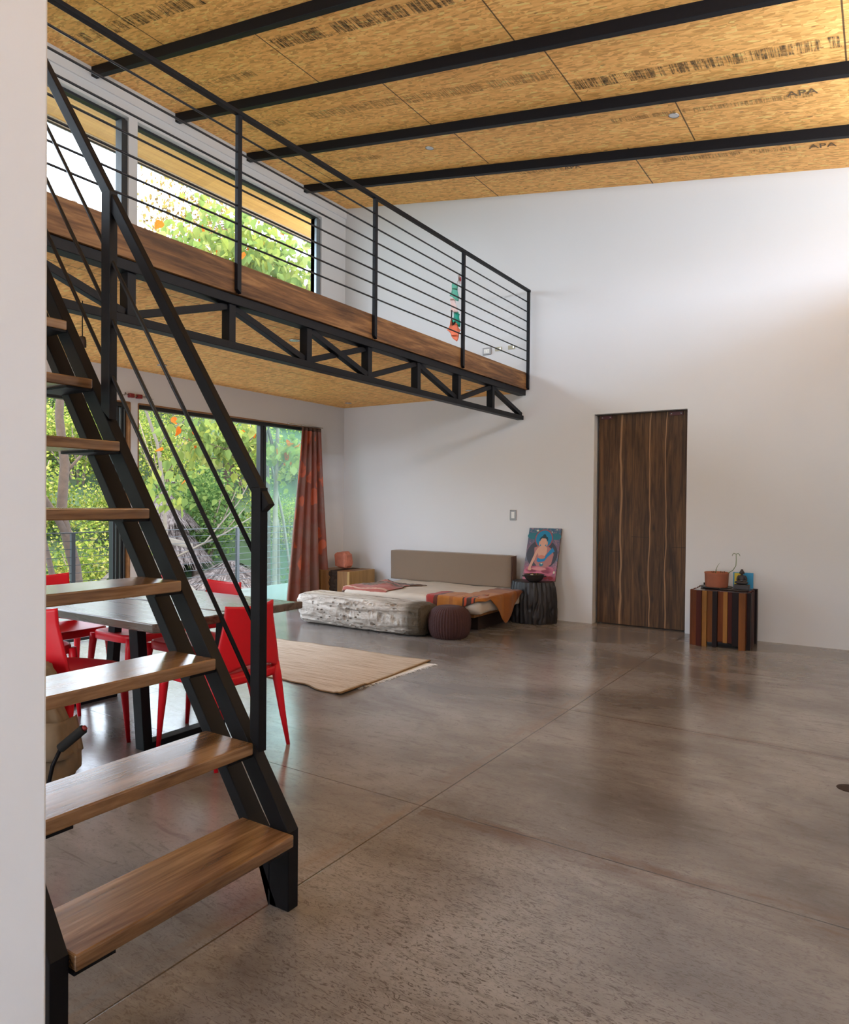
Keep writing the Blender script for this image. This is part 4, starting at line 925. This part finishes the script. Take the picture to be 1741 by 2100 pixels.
# ------------------------------------------------------------------ curtain and rods
cr = thing('curtain', 'rust coloured floral curtain gathered at the right end of the glass doors', 'curtain', (.1, -.8, 0))
def cf(a, b):       # b: 0 top .. 1 bottom
    yl = -.955-.34*b**1.05; yr = -.575+.15*b; y = yl+(yr-yl)*a
    amp = .018+.045*b
    if a > .80: amp *= 1.3
    x = .075+.035*b+amp*math.sin(a*2*math.pi*4.5+.8+.5*math.sin(b*3))+.008*math.sin(a*60)*(1-b)
    return (x, y, 2.335-.0+(-2.31)*b)
MB().grid(cf, 110, 60).build('cloth', M['curtain'], cr, True, uv=True, solid=.003)
MB().grid(lambda a, b: cf(a, b*.02+0), 60, 2).build('header_tape', M['cushionedge'], cr, True, solid=.006)
rd = thing('curtain_rod', 'thin metal curtain rod with small finial at the right end above the curtain', 'curtain rod', (.06, -.8, 2.36), 'curtain rods')
MB().tube([(.07, -1.2, 2.352), (.07, -.53, 2.352)], .006, 8).build('rod', M['chrome'], rd, True)
MB().lathe([(.003, 0), (.012, .01), (.005, .02), (.014, .032), (.004, .05), (.002, .07)], (0, 0, 0), 12).build('finial', M['plate'], rd, True).matrix_local = Matrix.Translation((.01, .27, -.008)) @ Matrix.Rotation(R(-90), 4, 'X')
rb = thing('curtain_rod_bracket', 'pair of maroon rod end brackets on the pier between the glass doors', 'curtain rod', (.03, -3.335, 2.42), 'curtain rods')
for yc, s_ in ((-3.385, -1), (-3.295, 1)):
    MB().box(.0, .05, yc-.024, yc+.024, 2.395, 2.435).build('bracket_block', M['redblock'], rb, bevel=.002)
    MB().tube([(.035, yc+s_*.024, 2.415), (.035, yc+s_*.06, 2.42), (.035, yc+s_*.07, 2.43), (.035, yc+s_*.08, 2.41), (.035, yc+s_*.16, 2.408)], [.003, .004, .012, .004, .0025], 8).build('leaf_finial', M['plate'], rb, True)
MB().tube([(.035, -3.362, 2.415), (.035, -3.318, 2.415)], .005, 6).build('link_rod', M['chrome'], rb, True)

# ------------------------------------------------------------------ canvas bag at lower left
bg_ = thing('canvas_bag', 'khaki canvas bag tied with cord behind the lower treads by the wall end', 'bag', (3.00, -5.98, 0))
def bagr(k, j, seg):
    a = 2*math.pi*k/seg; return 1+.05*math.sin(a*4+j*.35)+.10*NZ((math.cos(a)*3, math.sin(a)*3, j*.10))+.035*math.sin(a*17+j*.12)
prb = [(.02, .0), (.20, .0), (.235, .04), (.24, .12), (.225, .2), (.20, .28), (.175, .35), (.15, .395), (.125, .42), (.115, .44), (.13, .47), (.135, .52), (.12, .56), (.03, .58)]
pr2 = []
for i in range(len(prb)-1):
    for q_ in range(3): pr2.append((prb[i][0]+(prb[i+1][0]-prb[i][0])*q_/3, prb[i][1]+(prb[i+1][1]-prb[i][1])*q_/3))
pr2.append(prb[-1])
MB().lathe(pr2, (3.00, -5.98, .001), 72, fn=bagr).build('sack', M['canvasbag'], bg_, True)
MB().tube([(3.00+.132*math.cos(a/20*6.283), -5.98+.132*math.sin(a/20*6.283), .435+.012*math.sin(a*.6)) for a in range(21)], .006, 6).build('cord', M['rope'], bg_, True)
MB().grid(lambda a, b: (3.00+(.215+.03*b+.012*math.sin(a*20))*math.cos(R(-95+150*a)), -5.98+(.215+.03*b+.012*math.sin(a*20))*math.sin(R(-95+150*a)), .33-.17*b+.02*math.sin(a*5)), 30, 10).build('fold_over_flap', M['canvasbag'], bg_, True, solid=.004)
MB().grid(lambda a, b: (3.00+.252*math.cos(R(-70+55*a)), -5.98+.252*math.sin(R(-70+55*a)), .13-.13*b), 10, 4).build('dark_pocket', M['darkcloth'], bg_, True, solid=.004)
hd = thing('foam_grip_handle', 'black foam gripped handle poking out beside the canvas bag', 'handle', (3.28, -5.97, 0))
MB().tube([(3.29, -5.967, .225), (3.375, -5.905, .315)], [.022, .022], 14).build('grip', M['foam'], hd, True, bevel=.004)
MB().tube([(3.375, -5.905, .315), (3.381, -5.90, .321)], [.014, .012], 10).build('end_cap', M['redblock'], hd, True)
MB().tube([(3.295, -5.965, .23), (3.27, -5.99, .15), (3.265, -6.02, .01)], .009, 8).build('shaft', M['steel'], hd, True)

# ------------------------------------------------------------------ terrace, railing, exterior
struct(MB().box(-2.05, -.02, -9.5, 3.4, -.25, -.02).build('floor_terrace', M['terrace']), 'grey concrete terrace outside the glass doors')
br = thing('terrace_railing', 'grey metal terrace railing with thin horizontal rods outside the doors', 'railing', (-1.88, -2, 0))
for y in (2.36, -.256, -2.876, -5.5, -8.1): MB().box(-1.90, -1.86, y-.025, y+.025, -.02, .955).build('post', M['galv'], br, bevel=.002)
for i in range(10): MB().tube([(-1.87, -9, .955-i*.099), (-1.87, 3.3, .955-i*.099)], .0042 if i else .007, 6).build('rod', M['galv'], br, True)

rs = MB().grid(lambda a, b: (7.6+26*a, -30+50*b, -.1+4.6*a+.5*NZ((a*9, b*20, 3))), 30, 60)  # unseen bank, added in a pale tone to bounce sunlight up to the ceiling
struct(rs.build('bounce_bank', plain('pale_bounce', (.50, .46, .40), .95, scale=3), smooth=True), 'unseen pale bank added right of the house to bounce light in')
hz = lambda x, y: max(-3.2, min(5.5, (math.hypot(x-1, y+2)-6.5)*.62-3.2))+.3*NZ((x*.3, y*.3, 0))
m = MB().grid(lambda a, b: (-2.4-34*a, -16+60*b, hz(-2.4-34*a, -16+60*b)), 40, 60)
struct(m.build('ground_slope', M['hill'], smooth=True), 'wooded slope below the terrace')
m = MB().grid(lambda a, b: (-2.2-1.6*a, 1.2+9*b, -.25-.10*a+.05*NZ((a*5, b*9, 0))), 12, 30)
struct(m.build('ground_gravel', M['gravel'], smooth=True))

def leafmesh(name, centers, size, mat, droop=.5, wide=.6, heart=False, seed=1):
    rng = np.random.RandomState(seed); n_ = len(centers); C_ = np.array(centers, dtype=float)
    th = rng.rand(n_)*2*np.pi; el = rng.normal(-droop, .45, n_); d_ = np.stack([np.cos(th)*np.cos(el), np.sin(th)*np.cos(el), np.sin(el)], 1)
    rv = rng.normal(size=(n_, 3)); s1 = np.cross(d_, rv); s1 /= np.linalg.norm(s1, axis=1)[:, None]; nn = np.cross(s1, d_)
    L = (size*(.65+.7*rng.rand(n_)))[:, None]; W = L*wide*.5
    if heart:
        prof_ = [(0, 0, 0), (.18, .85, -.10), (.45, .95, -.16), (.75, .45, -.12), (1, 0, -.05), (.75, -.45, -.12), (.45, -.95, -.16), (.18, -.85, -.10)]
        V = np.stack([C_+d_*L*a+s1*W*b+nn*L*c for a, b, c in prof_], 1); k = 8
        Fc = np.array([[0, 1, 2, 3, 4], [0, 4, 5, 6, 7]])
        faces = [tuple(int(j)+i*k for j in q) for i in range(n_) for q in Fc]
    else:
        prof_ = [(0, 0, 0), (.5, 1, -.10), (1, 0, 0), (.5, -1, -.10)]
        V = np.stack([C_+d_*L*a+s1*W*b+nn*L*c for a, b, c in prof_], 1); k = 4
        faces = [(4*i, 4*i+1, 4*i+2, 4*i+3) for i in range(n_)]
    m = MB(); m.v = V.reshape(-1, 3).tolist(); m.f = faces; return m
def blobpts(c, rad, n_, seed, clumps=14, shell=.6):
    rng = np.random.RandomState(seed); cc = rng.normal(size=(clumps, 3)); cc /= np.linalg.norm(cc, axis=1)[:, None]; cc *= (rng.rand(clumps)**.4)[:, None]*.75
    i = rng.randint(0, clumps, n_); p = rng.normal(size=(n_, 3)); p /= np.linalg.norm(p, axis=1)[:, None]; p *= (rng.rand(n_)**shell)[:, None]*.42
    return (cc[i]+p)*np.array(rad)+np.array(c)
# bushes on the slope
protos = []
for v, (mt, sz, nlf) in enumerate((('leaf', .085, 5200), ('leaf_dark', .10, 3800), ('leaf', .065, 6500))):
    e = thing('leafy_bush', 'bright green leafy bush on the wooded slope outside', 'bush', (0, 0, 0), 'bushes on the slope outside')
    lm = leafmesh('foliage', blobpts((0, 0, 1.1), (1.55, 1.55, 1.35), nlf, 20+v, 20), sz, None, seed=v); lm.build('foliage', M[mt], e)
    b_ = MB(); random.seed(40+v)
    for i in range(9):
        a = random.random()*6.28; L_ = .5+random.random()*.7
        b_.tube([(0, 0, -.4), (math.cos(a)*L_*.3, math.sin(a)*L_*.3, .5), (math.cos(a)*L_, math.sin(a)*L_, 1.2+random.random()*.8)], [.035, .022, .008], 6)
    b_.build('branches', M['twig'], e, True); protos.append(e)
random.seed(5); spots = []
cx_, cy_ = 6.398, -7.734
for dist, step in ((12.0, 3.2), (14.2, 3.0), (16.8, 2.9), (19.6, 2.8), (22.6, 3.0), (25.6, 3.0)):
    a = 37.0
    while a < 72:
        spots.append((dist+random.uniform(-.5, .5), a+random.uniform(-1, 1))); a += math.degrees(2.15/dist)
used = set(); ring_names = {12.0: 0}
idx = 0
for dist, a in spots:
    x_ = cx_-dist*math.sin(R(a)); y_ = cy_+dist*math.cos(R(a))
    if x_ > -3.6: continue
    z_ = hz(x_, y_)-.25; k = random.choice((0, 0, 1, 2, 2)); s_ = random.uniform(.8, 1.25)
    # keep the huts clear
    hut = False
    for (hx, hy, hr) in ((-6.0, .9, 1.8), (-6.2, 3.55, 2.0)):
        if math.hypot(x_-hx, y_-hy) < hr: hut = True
    tdir = (hx, hy)
    if hut: continue
    lab = ('bright yellow-green', 'deep green', 'fine-leaved green')[k]+' leafy bush on the wooded slope outside the glass doors'
    if k not in used:
        o = protos[k]; o.location = (x_, y_, z_); o.rotation_euler = (0, 0, random.random()*6); o.scale = (s_,)*3; o['label'] = lab; used.add(k)
        o['group'] = ('yellow-green bushes', 'deep green bushes', 'fine-leaved bushes')[k]+' on the slope outside'
    else:
        o = dup(protos[k], (x_, y_, z_), random.random()*6, lab, (s_,)*3); o['group'] = ('yellow-green bushes', 'deep green bushes', 'fine-leaved bushes')[k]+' on the slope outside'
    idx += 1

def tree(name, label, trunk, rad, mat, branches, leaves, cat='tree'):
    e = thing(name, label, cat, tuple(trunk[0]))
    t_ = MB().tube(trunk, rad, 12); t_.build('trunk', mat, e, True)
    if branches:
        b = MB()
        for pts, rr in branches: b.tube(pts, rr, 7)
        b.build('branches', mat, e, True)
    if leaves: leaves[0].build('foliage', leaves[1], e)
    return e
V3 = Vector
# rough-barked tree close to the left doors
tree('bark_tree', 'rough brown forked tree trunk close outside the left glass doors', [(-4, -1.45, -3.4), (-4, -1.50, -.5), (-4, -1.60, .35), (-4.02, -1.80, 1.15), (-4.0, -1.76, 1.9), (-3.98, -1.86, 2.6), (-4.1, -1.75, 3.6), (-4.2, -1.5, 6.0)], [.12, .10, .085, .075, .068, .06, .055, .04], M['trunk'],
     [([(-4, -1.68, .75), (-3.95, -1.95, 1.15), (-3.9, -2.2, 1.5), (-3.9, -2.6, 2.3)], [.06, .05, .04, .025]), ([(-4, -1.8, 1.7), (-4.1, -1.4, 2.1), (-4.2, -1.1, 2.5)], [.03, .02, .01]), ([(-3.9, -2.15, .9), (-3.7, -2.1, .2), (-3.7, -2.0, -1.5)], [.03, .045, .05])],
     (leafmesh('f', blobpts((-4.6, -1.2, 4.9), (1.5, 1.6, 1.0), 900, 5, 10), .08, None, seed=9), M['leaf_dry']))
tree('fallen_limb', 'thick pale broken tree limbs beyond the terrace rail at the left doors', [(-3.6, -1.25, .62), (-3.5, -.95, .50), (-3.4, -.55, .30), (-3.3, -.2, .05), (-3.2, .2, -.4)], [.05, .075, .07, .07, .08], M['trunk_pale'],
     [([(-3.7, -1.2, 1.0), (-3.6, -.95, .85), (-3.5, -.5, .75), (-3.4, .1, .6)], [.03, .055, .06, .05]), ([(-3.65, -.9, .86), (-3.7, -.85, 1.2), (-3.75, -.7, 1.5)], [.03, .022, .012]), ([(-3.7, -1.6, -.1), (-3.6, -1.3, .2), (-3.5, -1.0, .5)], [.03, .03, .03])], None, 'tree limb')
tree('pale_tree', 'slender pale tree trunk rising in the middle of the large glass doors', [(-7.0, 2.35, -3), (-7.0, 2.30, .2), (-7.0, 2.22, 1.6), (-7.05, 2.1, 2.6), (-7.2, 1.8, 3.6), (-7.3, 1.6, 5)], [.06, .05, .042, .035, .025, .015], M['trunk_pale'],
     [([(-7.0, 2.3, .0), (-6.8, 3.2, .4), (-6.6, 4.0, 1.3), (-6.5, 4.4, 2.0)], [.03, .02, .014, .007]), ([(-7.05, 2.1, 2.6), (-7, 2.6, 3.1), (-6.9, 3.0, 3.3)], [.02, .012, .008]), ([(-6.9, 2.9, .25), (-6.7, 3.7, .6), (-6.6, 4.5, 1.0)], [.025, .02, .01])],
     (leafmesh('f', blobpts((-7.3, 1.9, 5.2), (1.3, 1.3, 1.0), 1500, 8, 10), .07, None, seed=4), M['leaf']))
tree('smooth_grey_tree', 'smooth grey tree trunk seen through the closed tinted door pane', [(-4.3, 2.98, -3), (-4.3, 2.95, .1), (-4.3, 2.97, 1.6), (-4.3, 3.0, 2.5), (-4.35, 3.1, 3.6), (-4.4, 3.2, 5.6)], [.075, .055, .048, .04, .033, .02], M['trunk_pale'],
     [([(-4.3, 2.96, 1.3), (-4.5, 3.25, .8), (-4.7, 3.5, -1.0)], [.02, .03, .035]), ([(-4.6, 3.9, -1), (-4.8, 3.7, 1.0), (-5.0, 3.4, 2.6)], [.035, .03, .02]), ([(-4.3, 3.0, 2.0), (-4.0, 3.2, 2.5), (-3.8, 3.6, 2.9)], [.02, .015, .008])], None)
# broad-leaved tree overhead
cen = (-4.6, 2.7, 5.7)
pts_ = blobpts(cen, (2.1, 2.5, 2.3), 4600, 31, 56, .6)
extra = blobpts((-4.3, 1.9, 2.55), (1.5, 2.3, .55), 480, 33, 14)
extra2 = blobpts((-4.6, 1.3, 1.7), (1.2, 1.6, .5), 90, 34, 7); extra3 = blobpts((-3.6, 3.2, 2.2), (.6, .8, .9), 110, 35, 7)
allp = np.concatenate([pts_, extra, extra2, extra3])
brs = []; random.seed(9)
for i in range(26):
    j = random.randrange(len(pts_)); p_ = V3(pts_[j]); root = V3((-5.0, 3.2, 3.2+random.random()*2.0)); md = root.lerp(p_, .5)+V3((0, 0, -.2)); brs.append(([root, md, p_], [.03, .02, .006]))
for i in range(10):
    p_ = V3(extra[random.randrange(len(extra))]); root = V3((-4.9, 3.3, 3.0)); md = root.lerp(p_, .55)+V3((0, 0, -.35)); brs.append(([root, root.lerp(md, .5)+V3((0, 0, .05)), md, p_], [.03, .022, .015, .005]))
tree('broad_leaved_tree', 'broad-leaved tree with some orange leaves reaching over the windows', [(-5.0, 3.4, -3), (-5.0, 3.35, 1.5), (-5.0, 3.3, 3.2), (-4.9, 3.0, 5.0), (-4.8, 2.8, 6.6)], [.14, .11, .08, .06, .02], M['trunk'], brs,
     (leafmesh('f', allp, .175, None, droop=.9, wide=.78, heart=True, seed=6), M['leaf_big']))
# airy dry-leaved tree against the sky
pa = blobpts((-9.0, 5.0, 8.9), (2.2, 2.1, 2.2), 1900, 51, 24, .5); brs = []; random.seed(2)
for i in range(30): p_ = V3(pa[random.randrange(len(pa))]); root = V3((-9.6, 6.2, 7.5+random.random()*2)); brs.append(([root, root.lerp(p_, .5)+V3((0, 0, .15)), p_], [.02, .012, .004]))
tree('airy_tree', 'airy brown-leaved tree against the white sky in the clerestory window', [(-9.8, 6.6, -1), (-9.7, 6.4, 6), (-9.6, 6.2, 9.5)], [.2, .12, .04], M['trunk'], brs, (leafmesh('f', pa, .12, None, droop=.9, seed=12), M['leaf_dry']))

# thatched huts below
def hut(name, label, c, rad, h, tier=None):
    e = thing(name, label, 'hut', c)
    def th(cc, r0, r1, hh, seed):
        m = MB(); rr = np.random.RandomState(seed); seg = 90
        m.lathe([(r1+.02, hh), (r1+.06, hh*.93), (r0*.45+r1*.6, hh*.55), (r0*.97, .05), (r0, 0), (r0*.93, -.02), (.05, hh*.8)][::-1], cc, seg, fn=lambda k, j, s_: 1+.02*math.sin(k*2.3)+.03*NZ((k*.7, j, seed)))
        fr = MB()
        for i in range(900):
            a = rr.rand()*6.283; t = rr.rand()**.6; q_ = r1+(r0-r1)*t; z = hh*(1-t)+.03; L_ = .28+.2*rr.rand()
            d_ = V3((math.cos(a), math.sin(a), 0)); p0 = V3(cc)+d_*q_+V3((0, 0, z)); sl_ = V3((d_.x*(r0-r1), d_.y*(r0-r1), -hh)).normalized(); sd = V3((-d_.y, d_.x, 0))*.022
            p1 = p0+sl_*L_+sd*rr.normal()*2+V3((0, 0, .02)); fr.add([p0-sd, p0+sd, p1], [(0, 1, 2)])
        return m, fr
    m, fr = th(c, rad, .12, h, 1); m.build('thatch_roof', M['thatch'], e, True); tag(fr.build('palm_fronds', M['thatch'], e), kind='stuff')
    if tier:
        m, fr = th((c[0], c[1], c[2]+h*.72), tier[0], .04, tier[1], 2); m.build('top_cap', M['thatch'], e, True); tag(fr.build('palm_fronds', M['thatch'], e), kind='stuff')
    mp = MB()
    for i in range(6):
        a = i*1.047+.3; mp.tube([(c[0]+rad*.75*math.cos(a), c[1]+rad*.75*math.sin(a), -3.3), (c[0]+rad*.75*math.cos(a), c[1]+rad*.75*math.sin(a), c[2]+.1)], .06, 6)
    mp.build('posts', M['trunk'], e, True)
hut('thatched_hut', 'grey thatched hut with a pointed cap roof among the bushes', (-8.2, 3.15, -.10), 1.1, 1.25, (.72, .80))
hut('thatched_hut', 'wide grey thatched roof low beyond the terrace railing', (-6.0, 3.25, -1.0), 1.95, 1.0)

for o in bpy.data.objects:
    if '_b' in o: del o['_b']
